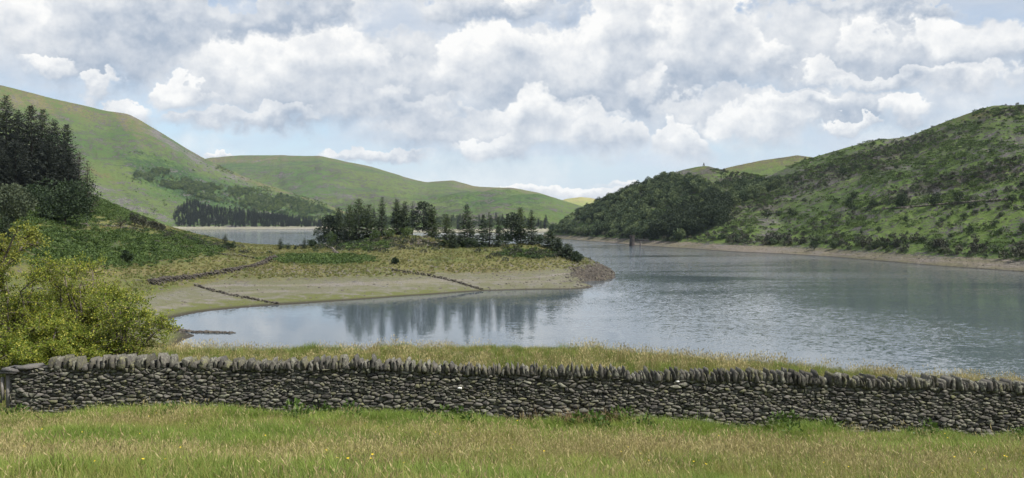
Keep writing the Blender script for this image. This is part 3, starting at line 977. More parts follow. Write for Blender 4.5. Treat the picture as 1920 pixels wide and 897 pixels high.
ISLAND = [
    (600, 449, 424, 26, 'broad', 'low dark bush at the waterside end of the pine clump'),
    (618, 449, 404, 34, 'pine', 'dark wide pine leaning over the bay at the edge of the clump'),
    (636, 450, 389, 42, 'broadconifer', 'dark full conifer second in from the bay side of the clump'),
    (655, 451, 384, 36, 'raggy', 'dark uneven conifer left of the tallest ragged one'),
    (673, 450, 373, 44, 'raggy', 'tallest ragged conifer with a crooked top in the dense clump'),
    (694, 450, 384, 38, 'raggy', 'open layered conifer between the ragged conifer and the slim spire'),
    (716, 447, 369, 27, 'larch', 'slim pointed spire conifer at the end of the dense clump'),
    (744, 441, 374, 30, 'broadconifer', 'dense conifer with a narrow top, one of a close pair'),
    (758, 441, 378, 28, 'broadconifer', 'conifer standing close behind the dense narrow topped one'),
    (773, 441, 379, 18, 'thin', 'thin conifer between the close pair and the domed pine'),
    (794, 443, 379, 44, 'flatpine', 'broad domed pine on top of the knoll'),
    (810, 444, 390, 34, 'raggy', 'smaller layered conifer beside the broad domed pine'),
    (838, 464, 402, 30, 'raggy', 'ragged conifer with an uneven crown just below the knoll'),
    (876, 468, 383, 42, 'tier', 'tall tiered spruce standing alone with wide lower boughs'),
    (906, 468, 402, 27, 'tier', 'slim open spruce next to the thin bare stemmed larch'),
    (918, 467, 398, 17, 'thin', 'thin bare stemmed larch with a sparse top'),
    (935, 465, 407, 20, 'larch', 'narrow dark conifer between the thin larch and the black pine'),
    (960, 461, 401, 44, 'flatpine', 'black domed Scots pine with layered crown near the point'),
    (976, 460, 389, 28, 'raggy', 'tall sparse larch rising behind the black domed pine'),
    (996, 460, 394, 28, 'larch', 'narrow bushy conifer nearest the point of the headland'),
    (1012, 462, 440, 26, 'broad', 'round dark bush under the conifer nearest the point'),
    (1032, 468, 431, 32, 'broadconifer', 'short bushy conifer at the edge of the point'),
    (1047, 474, 446, 24, 'broadconifer', 'small dark conifer stepping down the point'),
    (1064, 485, 457, 34, 'broadconifer', 'dark spreading conifer low on the rocky point'),
    (1080, 492, 474, 22, 'broad', 'low dark bush above the bare rock of the point'),
    (704, 452, 430, 22, 'birch', 'bright green sapling under the pointed spire conifer'),
    (728, 449, 426, 24, 'birch', 'bright green sapling between the clump and the close pair'),
    (764, 446, 424, 26, 'birch', 'bright green bushy sapling under the thin conifer'),
    (660, 455, 428, 22, 'birch', 'bright green sapling in front of the dense pine clump'),
    (622, 454, 434, 20, 'birch', 'pale green sapling at the front of the clump near the bay'),
    (862, 468, 440, 20, 'broadconifer', 'small dark spruce under the tall tiered spruce'),
    (850, 466, 434, 18, 'broadconifer', 'small dark conifer beside the ragged uneven one'),
    (945, 464, 438, 26, 'broad', 'dark leafy bush under the black domed pine'),
    (885, 469, 448, 26, 'broad', 'dark low bush at the foot of the tall tiered spruce'),
    (422, 466, 438, 15, 'larch', 'young spruce standing alone on the neck by the lake'),
    (431, 467, 456, 14, 'broad', 'tiny dark bush beside the lone young spruce'),
    (439, 467, 453, 7, 'thin', 'tiny bare sapling beside the lone young spruce'),
    (526, 468, 446, 13, 'larch', 'small rounded spruce on the middle of the neck'),
    (541, 468, 456, 9, 'larch', 'very small spruce right of the rounded one on the neck'),
    (554, 468, 460, 5, 'larch', 'tiniest spruce seedling on the neck'),
    (571, 467, 446, 13, 'tier', 'small pointed spruce just before the pine clump'),
    (584, 465, 450, 17, 'broad', 'small dark bush joining the neck to the pine clump'),
    (238, 498, 466, 16, 'broad', 'lone dark leaning thorn bush in the yellow grass'),
    (740, 496, 484, 12, 'broad', 'small dark gorse bush on the open turf of the knoll'),
]
rng = np.random.default_rng(5)
for i, (px, by, ty, w, kind, lab) in enumerate(ISLAND):
    loc = on_land(px, by)
    if kind != 'birch' and px > 590 and by < 470:
        back = loc + np.array([(px - 960) / F, 1, 0]) * rng.uniform(0, 9)
        loc = np.array([back[0], back[1], float(land_z(back[0], back[1]))])
    D = loc[1]
    h = CZ + (HY - ty) / F * D - loc[2]
    r = W2(w, D) / 2 * 1.14
    k = 60 + i
    cat, bark = 'conifer', M_bark
    if kind == 'pine':
        P, m = pine_parts(k, h, r, 0.06, 34, 85, 0.7), M_pine
    elif kind == 'flatpine':
        P, m = pine_parts(k, h, r, 0.14, 26, 80, 0.68), M_pine
    elif kind == 'broadconifer':
        P, m = conifer_parts(k, h, r, 1.35, 0.03, 0.22, 0.55, 0.95), M_spruce
    elif kind == 'raggy':
        P, m = conifer_parts(k, h, r, 1.15, 0.05, 0.18, 0.45, 1.2, 0.15, 0.5), M_spruce2
    elif kind == 'larch':
        P, m = conifer_parts(k, h, r * 1.05, 1.2, 0.04, 0.25, 0.65, 0.9 if h > 6 else 0.45), M_spruce
    elif kind == 'tier':
        P, m = conifer_parts(k, h, r * 1.1, 1.1, 0.05, 0.32, 0.75, 1.25 if h > 6 else 0.5, 0.10), M_spruce
    elif kind == 'thin':
        P, m = conifer_parts(k, h, r * 1.2, 0.9, 0.22, 0.15, 0.5, 0.8, 0.2, 0.4), M_spruce
    elif kind == 'birch':
        P, m, cat = broad_parts(k, h, r, 14, 55, 0.42, 0.05), M_birch, 'sapling'
    else:
        P, m, cat = broad_parts(k, h, r, 18, 60, 0.45, 0.02), M_broad, 'bush'
    nm = {'broad': 'bush', 'birch': 'sapling', 'pine': 'pine_tree', 'flatpine': 'pine_tree'}.get(kind, 'conifer_tree')
    tree(nm, lab, P, loc, m, 0.0, 'trees and bushes on the headland', bark, cat)

# the bare little tree on the slope: a twiggy crown with almost no leaves
loc = on_land(226, 434)
P = Parts()
rng = np.random.default_rng(77)
hh = 33 / F * loc[1]
P.tube([(0, 0, -0.3), (0.05, 0, hh * 0.35)], [0.16, 0.10], 5)
tw = Parts()
for i in range(46):
    dv = rnd_dirs(rng, 1, 0.1, 1.0)[0]
    s0 = np.array([0.05, 0, hh * rng.uniform(0.22, 0.45)])
    e0 = s0 + dv * hh * rng.uniform(0.3, 0.58)
    mid = (s0 + e0) / 2 + rng.normal(0, 0.1, 3)
    tw.tube([s0, mid, e0], [0.05, 0.03, 0.01], 3)
    clump_cards(tw, rng, e0, np.array([0.45, 0.45, 0.3]), 8, 0.22)
tree('bare_tree', 'small bare brown tree on the skyline of the bracken slope', (P, tw), loc, M_brown, 0, None, M_twig)

# dark conifer stand on the left slope
STAND = [(-52, 300, 165, 70, 'first'), (-22, 296, 172, 66, ''), (12, 292, 178, 58, ''), (36, 286, 205, 60, ''), (60, 282, 196, 60, ''), (78, 292, 203, 50, ''), (104, 284, 224, 54, ''), (124, 290, 232, 44, ''), (88, 270, 262, 60, ''),
         (30, 266, 262, 66, ''), (-15, 268, 250, 70, ''), (128, 272, 286, 48, ''), (148, 282, 280, 34, 'thin'), (164, 276, 300, 32, 'thin')]
SL = ['huge black conifer at the outer edge of the dark stand', 'black conifer partly cut by the frame in the dark stand', 'tallest pointed black conifer of the dark stand on the slope',
      'broad black conifer right of the tallest pointed one', 'black conifer with a sharp twin top in the middle of the stand', 'black conifer close behind the sharp twin topped one',
      'black conifer with a sharp cone top on the lake side of the stand', 'black conifer just inside the lake side edge of the stand', 'lower black conifer in front of the middle of the stand',
      'lower black conifer below the tallest pointed one', 'lower black conifer at the frame edge below the stand', 'lower dark conifer behind the big round sycamore',
      'thin brownish larch on the lake side edge of the stand', 'outermost sparse brown larch leaning toward the lake']
for i, ((px, D, ty, w, kd), lab) in enumerate(zip(STAND, SL)):
    X = (px - 960) / F * D
    z = float(land_z(X, D))
    h = CZ + (HY - ty) / F * D - z
    r = W2(w, D) / 2 * 1.7
    if kd == 'thin':
        P, m = conifer_parts(300 + i, h, r, 0.55, 0.06, 0.1, 0.6, 1.1, 0.15), M_brown
    else:
        P, m = conifer_parts(300 + i, h, r * 1.1, 1.25, 0.02, 0.24, 0.70, 1.35), M_dark
    tree('conifer_tree', lab, P, (X, D, z), m, 0, 'dark conifer stand on the slope', None, 'conifer')

for px, D, ty, w, mt, sz, lab, nm in [(122, 236, 334, 104, M_broad, 0.62, 'big round dark sycamore in front of the black conifer stand', 'sycamore_tree'),
                                      (16, 205, 344, 84, M_grey, 0.5, 'grey green willow at the frame edge below the conifers', 'willow_tree'),
                                      (-40, 215, 350, 80, M_grey, 0.5, 'grey green willow mostly outside the frame', 'willow_tree'),
                                      (8, 178, 405, 44, M_spruce, 0.4, 'small dark spruce under the grey green willow', 'conifer_tree'), (62, 250, 345, 50, M_broad, 0.55, 'dark leafy tree between willow and sycamore', 'sycamore_tree')]:
    X = (px - 960) / F * D
    z = float(land_z(X, D))
    h = CZ + (HY - ty) / F * D - z
    if nm == 'conifer_tree':
        P = conifer_parts(900, h, W2(w, D) / 2, 1.2, 0.03, 0.2, 0.7, 0.7)
    else:
        P = broad_parts(400 + int(px), h, W2(w, D) / 2 * 1.08, 62, 95, sz, 0.02, 0.025)
    tree(nm, lab, P, (X, D, z), mt, 0, None)

# low dark shrubs along the edge of the near slope
for px, by, ty, w, lab in [(252, 424, 398, 22, 'tallest dark thorn bush on the brow, beside the bare brown tree'), (268, 428, 404, 26, 'widest dark thorn bush of the row on the brow'),
                           (286, 431, 412, 20, 'third dark thorn bush from the bare tree along the brow'), (300, 434, 420, 20, 'last and lowest dark thorn bush on the brow toward the lake')]:
    loc = on_land(px, by)
    h = (by - ty) / F * loc[1]
    tree('thorn_bush', lab, broad_parts(px, h, W2(w, loc[1]) / 2, 16, 60, 0.4, 0.0), loc, M_scrub, 0, 'thorn bushes along the brow', None, 'bush')


# ------------------------------------------------------------------ scattering (geometry nodes) for what nobody could count
def scatter(name, label, cat, pts, rots, scl, pick, protos):
    """protos: list of (mesh, [materials]); instances of them stand on the points"""
    src = bpy.data.collections.new(name + '_source')
    for k, (me, mats) in enumerate(protos):
        for m in mats:
            if m.name not in [x.name for x in me.materials if x]:
                me.materials.append(m)
        src.objects.link(bpy.data.objects.new('%s_kind_%02d' % (name, k), me))
    n = len(pts)
    me = bpy.data.meshes.new(name)
    me.vertices.add(n)
    me.vertices.foreach_set('co', np.asarray(pts, np.float32).ravel())
    for nm, typ, key, val in (('rot', 'FLOAT_VECTOR', 'vector', rots), ('scl', 'FLOAT_VECTOR', 'vector', scl), ('pick', 'INT', 'value', pick)):
        a = me.attributes.new(nm, typ, 'POINT')
        a.data.foreach_set(key, np.asarray(val, np.int32 if typ == 'INT' else np.float32).ravel())
    o = add_obj(name, me)
    tag(o, label, cat, kind='stuff')
    ng = bpy.data.node_groups.new(name + '_scatter', 'GeometryNodeTree')
    ng.interface.new_socket('Geometry', in_out='INPUT', socket_type='NodeSocketGeometry')
    ng.interface.new_socket('Geometry', in_out='OUTPUT', socket_type='NodeSocketGeometry')
    T = NT(ng)
    gi, go = T.n('NodeGroupInput'), T.n('NodeGroupOutput')
    ci = T.n('GeometryNodeCollectionInfo')
    ci.inputs['Collection'].default_value = src
    ci.inputs['Separate Children'].default_value = True
    ci.inputs['Reset Children'].default_value = True

    def attr(nm, typ):
        a = T.n('GeometryNodeInputNamedAttribute', data_type=typ)
        a.inputs['Name'].default_value = nm
        return a.outputs[0]
    ip = T.n('GeometryNodeInstanceOnPoints', {'Points': gi.outputs[0], 'Instance': ci.outputs[0], 'Pick Instance': True, 'Instance Index': attr('pick', 'INT'),
                                              'Rotation': attr('rot', 'FLOAT_VECTOR'), 'Scale': attr('scl', 'FLOAT_VECTOR')})
    T.put(go.inputs[0], ip.outputs[0])
    md = o.modifiers.new('scatter', 'NODES')
    md.node_group = ng
    return o


def spin(rng, n, tilt=0.0):
    return np.stack([rng.normal(0, tilt, n), rng.normal(0, tilt, n), rng.uniform(0, 2 * np.pi, n)], -1)


def uni(s):
    return np.repeat(np.asarray(s)[:, None], 3, 1)


def blades(P, rng, n, spread, h, w, bend, seg=3):
    """curved tapering grass blades"""
    a = rng.uniform(0, 2 * np.pi, n)
    rr = spread * np.sqrt(rng.random(n))
    base = np.stack([rr * np.cos(a), rr * np.sin(a), np.zeros(n)], -1)
    da = rng.uniform(0, 2 * np.pi, n)
    dv = np.stack([np.cos(da), np.sin(da), np.zeros(n)], -1)
    sd = np.stack([-np.sin(da), np.cos(da), np.zeros(n)], -1)
    H = h * rng.uniform(0.55, 1.15, n)[:, None]
    B = bend * rng.uniform(0.2, 1.3, n)[:, None] * H
    Wd = w * rng.uniform(0.7, 1.3, n)[:, None]
    rows = []
    for k in range(seg + 1):
        t = k / seg
        c = base + dv * B * t * t + np.array([0, 0, 1.0]) * H * (t - 0.18 * t * t * np.minimum(B / H, 1))
        ww = Wd * (1 - t) ** 0.6
        rows.append(c - sd * ww / 2)
        rows.append(c + sd * ww / 2)
    v = np.stack(rows, 1)
    idx = np.arange(n)[:, None, None] * (2 * seg + 2)
    k = np.arange(seg)[None, :, None] * 2
    f = (idx + k + np.array([0, 1, 3, 2])).reshape(-1, 4)
    P.add(v.reshape(-1, 3), f)
    return base + dv * B + np.array([0, 0, 1.0]) * H * (1 - 0.18 * np.minimum(B / H, 1)), dv


M_green = leaf_mat('green_grass', (0.125, 0.195, 0.032), (0.245, 0.305, 0.060), 0.42, 0.55, 0.5, tint=0.6)
M_olive = leaf_mat('olive_grass', (0.195, 0.212, 0.052), (0.325, 0.305, 0.094), 0.42, 0.55, 0.5, tint=0.6)
M_straw = leaf_mat('straw_grass', (0.290, 0.235, 0.105), (0.460, 0.390, 0.190), 0.3, 0.6, 0.6, tint=0.6)
M_weed = leaf_mat('weed_leaves', (0.050, 0.095, 0.020), (0.110, 0.170, 0.036), 0.3, 0.5, 1.5)
M_petal = leaf_mat('yellow_petals', (0.62, 0.42, 0.02), (0.75, 0.58, 0.05), 0.2)
M_rush = leaf_mat('rush_grass', (0.095, 0.130, 0.032), (0.210, 0.220, 0.065), 0.3, 0.55, 0.4, tint=0.8)
M_dead = leaf_mat('dead_bracken', (0.13, 0.085, 0.045), (0.21, 0.155, 0.08), 0.2)


def two_mat(pa, pb):
    p = join_parts(pa, pb)
    me = p.mesh('tuft')
    n4 = [len(f) for f in me.polygons]
    return p, me


rng = np.random.default_rng(11)
protos = []
KIND = {}
for kname, cnt, m in (('green', 4, M_green), ('olive', 4, M_olive), ('lush', 3, M_green)):
    for i in range(cnt):
        P = Parts()
        hgt = {'green': 0.29, 'olive': 0.32, 'lush': 0.34}[kname]
        blades(P, rng, 70, 0.24, hgt, 0.009 if kname != 'lush' else 0.012, 0.75 if kname != 'lush' else 0.9)
        KIND.setdefault(kname, []).append(len(protos))
        protos.append((P.mesh('grass_tuft'), [m]))
for i in range(4):                                  # flowering stems with pale heads
    P = Parts()
    tips, dv = blades(P, rng, 13, 0.28, 0.44, 0.004, 0.35)
    for q in range(2):
        d = unit(dv * 0.5 + np.array([0, 0, 1.0]) + 0.5 * rnd_dirs(rng, len(tips)))
        P.cards(tips - d * 0.04 * q - dv * 0.01, d, side_of(d, rng), 0.065, 0.011)
    KIND.setdefault('straw', []).append(len(protos))
    protos.append((P.mesh('seed_heads'), [M_straw]))

# meadow in front of the wall
N = 30000
x = rng.uniform(-17, 17, N)
y = 7.5 + (WALL_Y - 0.28 - 7.5) * rng.random(N) ** 0.92
keep = np.abs(x) < y * 0.62 + 1.5
x, y = x[keep], y[keep]
near_wall = np.clip(1 - (WALL_Y - y) / (2.4 + 0.9 * fbm(x * 0.4, y * 0.0, 91, 3)), 0, 1)
patch = fbm(x * 0.22, y * 0.30, 92, 4)
roll = rng.random(len(x))
lushp = near_wall * 1.3
strawp = np.clip(0.20 + 0.95 * patch - 0.3 * near_wall, 0.05, 0.6)
kind = np.where(roll < lushp, 2, np.where(rng.random(len(x)) < strawp, 3, np.where(rng.random(len(x)) < 0.42 + 0.9 * patch, 1, 0)))
pick = np.array([rng.choice(KIND[('green', 'olive', 'lush', 'straw')[k]]) for k in kind])
sc = rng.uniform(0.6, 1.2, len(x)) * (1 + 0.25 * near_wall) * (0.9 + 0.55 * fbm(x * 0.7, y * 0.7, 98, 3))
scatter('meadow_grass', 'tall summer grass with straw seed heads in front of the stone wall', 'grass', np.stack([x, y, land_h(x, y) - 0.02], -1), spin(rng, len(x), 0.08), uni(sc * (1 - 0.25 * near_wall)), pick, protos)

# rushes and grass on the bank behind the wall
N = 15000
x = rng.uniform(-26, 26, N)
y = rng.uniform(WALL_Y + 0.8, 44, N)
keep = (np.abs(x) < y * 0.62 + 1)
x, y = x[keep], y[keep]
protos2 = []
for i in range(4):
    P = Parts()
    blades(P, rng, 60, 0.22, 0.42, 0.012, 0.45)
    protos2.append((P.mesh('rush_tuft'), [M_rush if i < 2 else (M_olive if i == 2 else M_green)]))
P = Parts()
tips, dv = blades(P, rng, 24, 0.26, 0.55, 0.007, 0.3)
d = unit(dv * 0.4 + np.array([0, 0, 1.0]))
P.cards(tips, d, side_of(d, rng), 0.11, 0.024)
protos2.append((P.mesh('bank_heads'), [M_straw]))
pt = fbm(x * 0.25, y * 0.3, 95, 4)
pick = np.where(rng.random(len(x)) < 0.22 + 0.5 * pt, 4, rng.integers(0, 4, len(x)))
sc = rng.uniform(0.6, 1.1, len(x)) * (0.85 + 0.5 * np.clip(fbm(x * 0.6, y * 0.6, 96, 3), -0.3, 1))
scatter('bank_grass', 'rushy grass along the bank between the wall and the lake', 'grass', np.stack([x, y, land_h(x, y) - 0.02], -1), spin(rng, len(x), 0.08), uni(sc), pick, protos2)

# dark leafy weeds along the foot of the wall and in the grass
N = 150
x = rng.uniform(-13, 14, N)
y = WALL_Y - 0.25 - 1.6 * rng.random(N) ** 2
ok = fbm(x * 0.8, y * 0.2, 99, 3) > -0.05
x, y = x[ok], y[ok]
wprot = []
for i in range(3):
    P = Parts()
    blades(P, rng, 12, 0.16, 0.42, 0.008, 0.2)
    clump_cards(P, rng, np.array([0, 0, 0.24]), np.array([0.20, 0.20, 0.22]), 60, 0.10, 0.4)
    wprot.append((P.mesh('weed'), [M_weed]))
scatter('wall_weeds', 'dark green leafy weeds along the foot of the wall', 'weeds', np.stack([x, y, land_h(x, y)], -1), spin(rng, len(x), 0.15), uni(rng.uniform(0.6, 1.15, len(x))), rng.integers(0, 3, len(x)), wprot)

# yellow flowers
N = 260
y = rng.uniform(9.5, 20.5, N)
x = rng.uniform(-0.6, 0.6, N) * y
w = fbm(x * 0.5, y * 0.5, 97, 3) > 0.0
x, y = x[w], y[w]
P = Parts()
for a in range(5):
    t = a * 2 * np.pi / 5
    d = np.array([[math.cos(t), math.sin(t), 0.35]])
    P.cards([[0, 0, 0]], unit(d), [[-math.sin(t), math.cos(t), 0]], 0.022, 0.018)
flower = P.mesh('flower_head')
scatter('yellow_flowers', 'tiny yellow flowers scattered through the meadow grass', 'flowers', np.stack([x, y, land_h(x, y) + rng.uniform(0.24, 0.40, len(x))], -1), spin(rng, len(x), 0.3), uni(rng.uniform(0.5, 1.1, len(x))), np.zeros(len(x)), [(flower, [M_petal])])

# rusty dead bracken against the wall
N = 34
x = rng.normal(1.9, 0.65, N)
P = Parts()
blades(P, rng, 30, 0.2, 0.45, 0.02, 0.8)
pm = P.mesh('dead_fronds')
y = WALL_Y - rng.uniform(0.1, 0.7, N)
scatter('dead_bracken', 'rusty brown dead fronds at the foot of the wall', 'bracken', np.stack([x, y, land_h(x, y)], -1), spin(rng, N, 0.2), uni(rng.uniform(0.6, 1.2, N)), np.zeros(N), [(pm, [M_dead])])

# ------------------------------------------------------------------ the drystone wall
M_stone = stone_mat('wall_stone', (0.034, 0.032, 0.033), (0.140, 0.130, 0.118), (0.28, 0.285, 0.20), 1.0, 1.25)
M_cope = stone_mat('cope_stone_lichen', (0.040, 0.038, 0.036), (0.095, 0.088, 0.078), (0.30, 0.30, 0.23), 1.4, 1.2)
M_core = plain_mat('wall_core', (0.010, 0.010, 0.010), (0.018, 0.017, 0.016), 6.0)
M_white = plain_mat('white_quartz', (0.62, 0.60, 0.56), (0.75, 0.74, 0.71), 9.0)
wall = bpy.data.objects.new('drystone_wall', None)
COL.objects.link(wall)
X0, X1 = -12.55, 15.5
wall.location = (0, WALL_Y, float(wall_base(0.0)))
tag(wall, 'dark drystone wall with upright cope stones crossing the meadow', 'wall')
WZ0 = float(wall_base(0.0))


def wz(x):
    return wall_base(x) - WZ0


def body_top(x):
    return 0.95 + 0.02 * np.sin(x * 1.3) + 0.015 * np.sin(x * 3.1 + 1)


rng = np.random.default_rng(23)
sites = []
v = -0.34
rows = []
while v < 0.93:
    hgt = rng.choice([0.05, 0.065, 0.085, 0.105, 0.14]) * rng.uniform(0.9, 1.1)
    rows.append((v + hgt / 2, hgt))
    v += hgt
for vc, hgt in rows:
    x = X0 - rng.uniform(0, 0.2)
    while x < X1:
        w = hgt * rng.choice([0.9, 1.5, 2.1, 3.0, 4.2], p=[0.16, 0.26, 0.26, 0.2, 0.12]) * rng.uniform(0.85, 1.2)
        sites.append((x + w / 2, vc + rng.normal(0, hgt * 0.34), hgt, w))
        x += w
sites = np.array(sites)
# some large blocks swallow their neighbours
big = rng.choice(len(sites), 150, replace=False)
dead = np.zeros(len(sites), bool)
for b in big:
    if dead[b]:
        continue
    dd = np.abs(sites[:, 0] - sites[b, 0]) / (sites[b, 3] * 0.75) + np.abs(sites[:, 1] - sites[b, 1]) / (sites[b, 2] * 1.35)
    k = (dd < 1.0)
    k[b] = False
    dead |= k
sites = sites[~dead]
SX = 0.42


def clip_poly(poly, m, nrm):
    out = []
    for i in range(len(poly)):
        a, b = poly[i], poly[(i + 1) % len(poly)]
        da, db = (a - m) @ nrm, (b - m) @ nrm
        if da <= 0:
            out.append(a)
        if da * db < 0:
            out.append(a + (b - a) * da / (da - db))
    return out


q = sites[:, :2] * (SX, 1)
cells = []
for i in range(len(q)):
    d2 = ((q - q[i]) ** 2).sum(1)
    nb = np.argsort(d2)[1:18]
    poly = [q[i] + np.array(o) for o in ((-0.3, -0.22), (0.3, -0.22), (0.3, 0.22), (-0.3, 0.22))]
    for j in nb:
        if d2[j] > 0.25:
            break
        poly = clip_poly(poly, (q[i] + q[j]) / 2, q[j] - q[i])
        if len(poly) < 3:
            break
    if len(poly) < 3:
        continue
    poly = np.array(poly) / (SX, 1)
    tp = body_top(poly[:, 0])
    poly[:, 1] = np.minimum(poly[:, 1], tp)
    poly[:, 0] = np.maximum(poly[:, 0], X0 - 0.02)
    cells.append(poly)


def round_poly(poly, rng, n=10, gap=0.0055):
    """shrink by the joint, round the corners, resample to n uneven points"""
    c = poly.mean(0)
    ext = np.ptp(poly, axis=0)
    if ext[0] < 0.03 or ext[1] < 0.025:
        return None
    p = c + (poly - c) * np.maximum(1 - 2 * gap / ext, 0.4)
    seg = np.linalg.norm(np.roll(p, -1, 0) - p, axis=1)
    keep = seg > 0.018
    if keep.sum() >= 4:
        p = p[keep]
    nx = np.roll(p, -1, 0)
    cut = rng.uniform(0.06, 0.20, (len(p), 1))
    p = np.stack([p * (1 - cut) + nx * cut, p * cut + nx * (1 - cut)], 1).reshape(-1, 2)
    return c + (p - c) * rng.uniform(0.93, 1.04, (len(p), 1))


def stone_geo(poly, rng, front=0.0, depth=0.16):
    """a rough stone: back ring, front ring, smaller face ring and an off-centre face point; y points into the wall"""
    n = len(poly)
    c = poly.mean(0)
    size = np.ptp(poly, axis=0).min()
    y0 = front + rng.uniform(0.0, 0.05)
    bulge = min(0.045, size * 0.26) * rng.uniform(0.5, 1.2)
    k = rng.uniform(0.70, 0.88)
    tilt = rng.normal(0, 0.16, 2)
    inn = c + (poly - c) * k + rng.normal(0, 0.03 * size, poly.shape)
    yi = y0 - bulge + (inn - c) @ tilt + rng.normal(0, bulge * 0.18, n)
    cc = c + rng.normal(0, 0.12 * size, 2)
    V = np.concatenate([np.c_[poly[:, 0], np.full(n, y0 + depth), poly[:, 1]], np.c_[poly[:, 0], y0 + rng.normal(0, 0.006, n), poly[:, 1]], np.c_[inn[:, 0], yi, inn[:, 1]],
                        [[cc[0], y0 - bulge * rng.uniform(0.9, 1.3), cc[1]]]])
    i = np.arange(n)
    j = (i + 1) % n
    f4 = np.concatenate([np.stack([i, j, n + j, n + i], -1), np.stack([n + i, n + j, 2 * n + j, 2 * n + i], -1)])
    f3 = np.stack([2 * n + i, 2 * n + j, np.full(n, 3 * n)], -1)
    V[:, 2] += wz(V[:, 0])
    return V, f4, f3


stones = []
for poly in cells:
    p = round_poly(poly, rng)
    if p is not None and p[:, 0].min() > X0 - 0.1:
        vis = -11.8 < 0.5 * (p[:, 0].min() + p[:, 0].max()) < 13.2
        stones.append((np.ptp(p[:, 0]) * np.ptp(p[:, 1]) * (1 if vis else 0.05) * (1 if p[:, 1].mean() > -0.02 else 0.2), p))
stones.sort(key=lambda s: -s[0])
rest = Parts()
wp = [((862 - 960) / F * WALL_Y, 0.58), ((1270 - 960) / F * WALL_Y, 0.93)]
for i, (a, p) in enumerate(stones):
    V, f4, f3 = stone_geo(p, rng)
    if i < 300:
        c0 = V.mean(0)
        st = add_obj('stone', make_mesh('stone', V - c0, [f4, f3]), M_stone, wall, tuple(c0))
    else:
        rest.add(V, f4)
        rest.f.setdefault(3, []).append(f3 + rest.k - len(V))
o = add_obj('small_stones', rest.mesh('small_stones'), M_stone, wall)
o['kind'] = 'stuff'
for wx_, wv_ in wp:
    t = np.arange(8) / 8 * 2 * np.pi
    poly = np.c_[wx_ + 0.06 * np.cos(t), wv_ - 0.02 + 0.028 * np.sin(t)]
    V, f4, f3 = stone_geo(poly, rng, -0.045)
    c0 = V.mean(0)
    o = add_obj('stone', make_mesh('stone', V - c0, [f4, f3]), M_white, wall, tuple(c0))
    o['label'] = 'bright white quartz stone in the dark wall'
# hearting and far face behind the stones
core = Parts()
xs = np.arange(X0 + 0.05, X1 + 0.3, 0.4)
for a, b in zip(xs[:-1], xs[1:]):
    za, zb = wz(a), wz(b)
    ta, tb = body_top(a) - 0.03, body_top(b) - 0.03
    y0, y1 = 0.105, 0.62
    core.add([(a, y0, za - 0.4), (b, y0, zb - 0.4), (b, y1, zb - 0.4), (a, y1, za - 0.4), (a, y0 + 0.03, za + ta), (b, y0 + 0.03, zb + tb), (b, y1 - 0.06, zb + tb), (a, y1 - 0.06, za + ta)],
             [(4, 5, 6, 7), (0, 1, 5, 4), (2, 3, 7, 6)])
core.add([(xs[0], 0.105, wz(xs[0]) - 0.4), (xs[0], 0.62, wz(xs[0]) - 0.4), (xs[0], 0.56, wz(xs[0]) + 0.92), (xs[0], 0.135, wz(xs[0]) + 0.92)], [(0, 1, 2, 3)])
add_obj('core', core.mesh('core'), M_core, wall)
# cope stones on edge
x = -11.62
while x < X1 - 0.1:
    left = x < -7
    w = rng.uniform(0.07, 0.17) if left else rng.uniform(0.055, 0.125)
    hgt = rng.uniform(0.24, 0.38) if left else rng.uniform(0.20, 0.35)
    if rng.random() < 0.12:
        hgt *= 0.65
    peak = rng.uniform(-0.25, 0.25)
    out = np.array([(-0.5, 0), (0.5, 0), (0.54, 0.35), (0.40, 0.68), (0.14 + peak, 0.90), (-0.06 + peak, 1.02), (-0.36, 0.76), (-0.54, 0.35)]) + rng.normal(0, 0.085, (8, 2)) * (1, 0.8)
    ang = rng.normal(0.0, 0.09)
    o2 = out * (w, hgt)
    o2 = np.c_[o2[:, 0] * math.cos(ang) + o2[:, 1] * math.sin(ang), o2[:, 1] * math.cos(ang) - o2[:, 0] * math.sin(ang)]
    y0 = rng.uniform(-0.04, 0.07)
    dep = rng.uniform(0.36, 0.50)
    c = o2.mean(0)
    inn = c + (o2 - c) * rng.uniform(0.60, 0.78)
    n = 8
    V = np.concatenate([np.c_[inn[:, 0], np.full(n, y0 + dep + 0.03), inn[:, 1]], np.c_[o2[:, 0], np.full(n, y0 + dep), o2[:, 1] * rng.uniform(0.85, 1.0)],
                        np.c_[o2[:, 0], y0 + rng.normal(0, 0.012, n), o2[:, 1]], np.c_[inn[:, 0], y0 - 0.035 + rng.normal(0, 0.012, n), inn[:, 1]]])
    i = np.arange(n)
    j = (i + 1) % n
    f4 = np.concatenate([np.stack([k * n + i, k * n + j, (k + 1) * n + j, (k + 1) * n + i], -1) for k in range(3)])
    f8 = np.array([np.arange(n)[::-1], 3 * n + np.arange(n)])
    xc = x + w / 2
    add_obj('cope_stone', make_mesh('cope_stone', V, [f4, f8]), M_cope, wall, (xc, 0, float(wz(xc) + body_top(xc) - 0.035)))
    x += w * rng.uniform(0.88, 1.02) + (rng.uniform(0, 0.09) if left else 0.0)

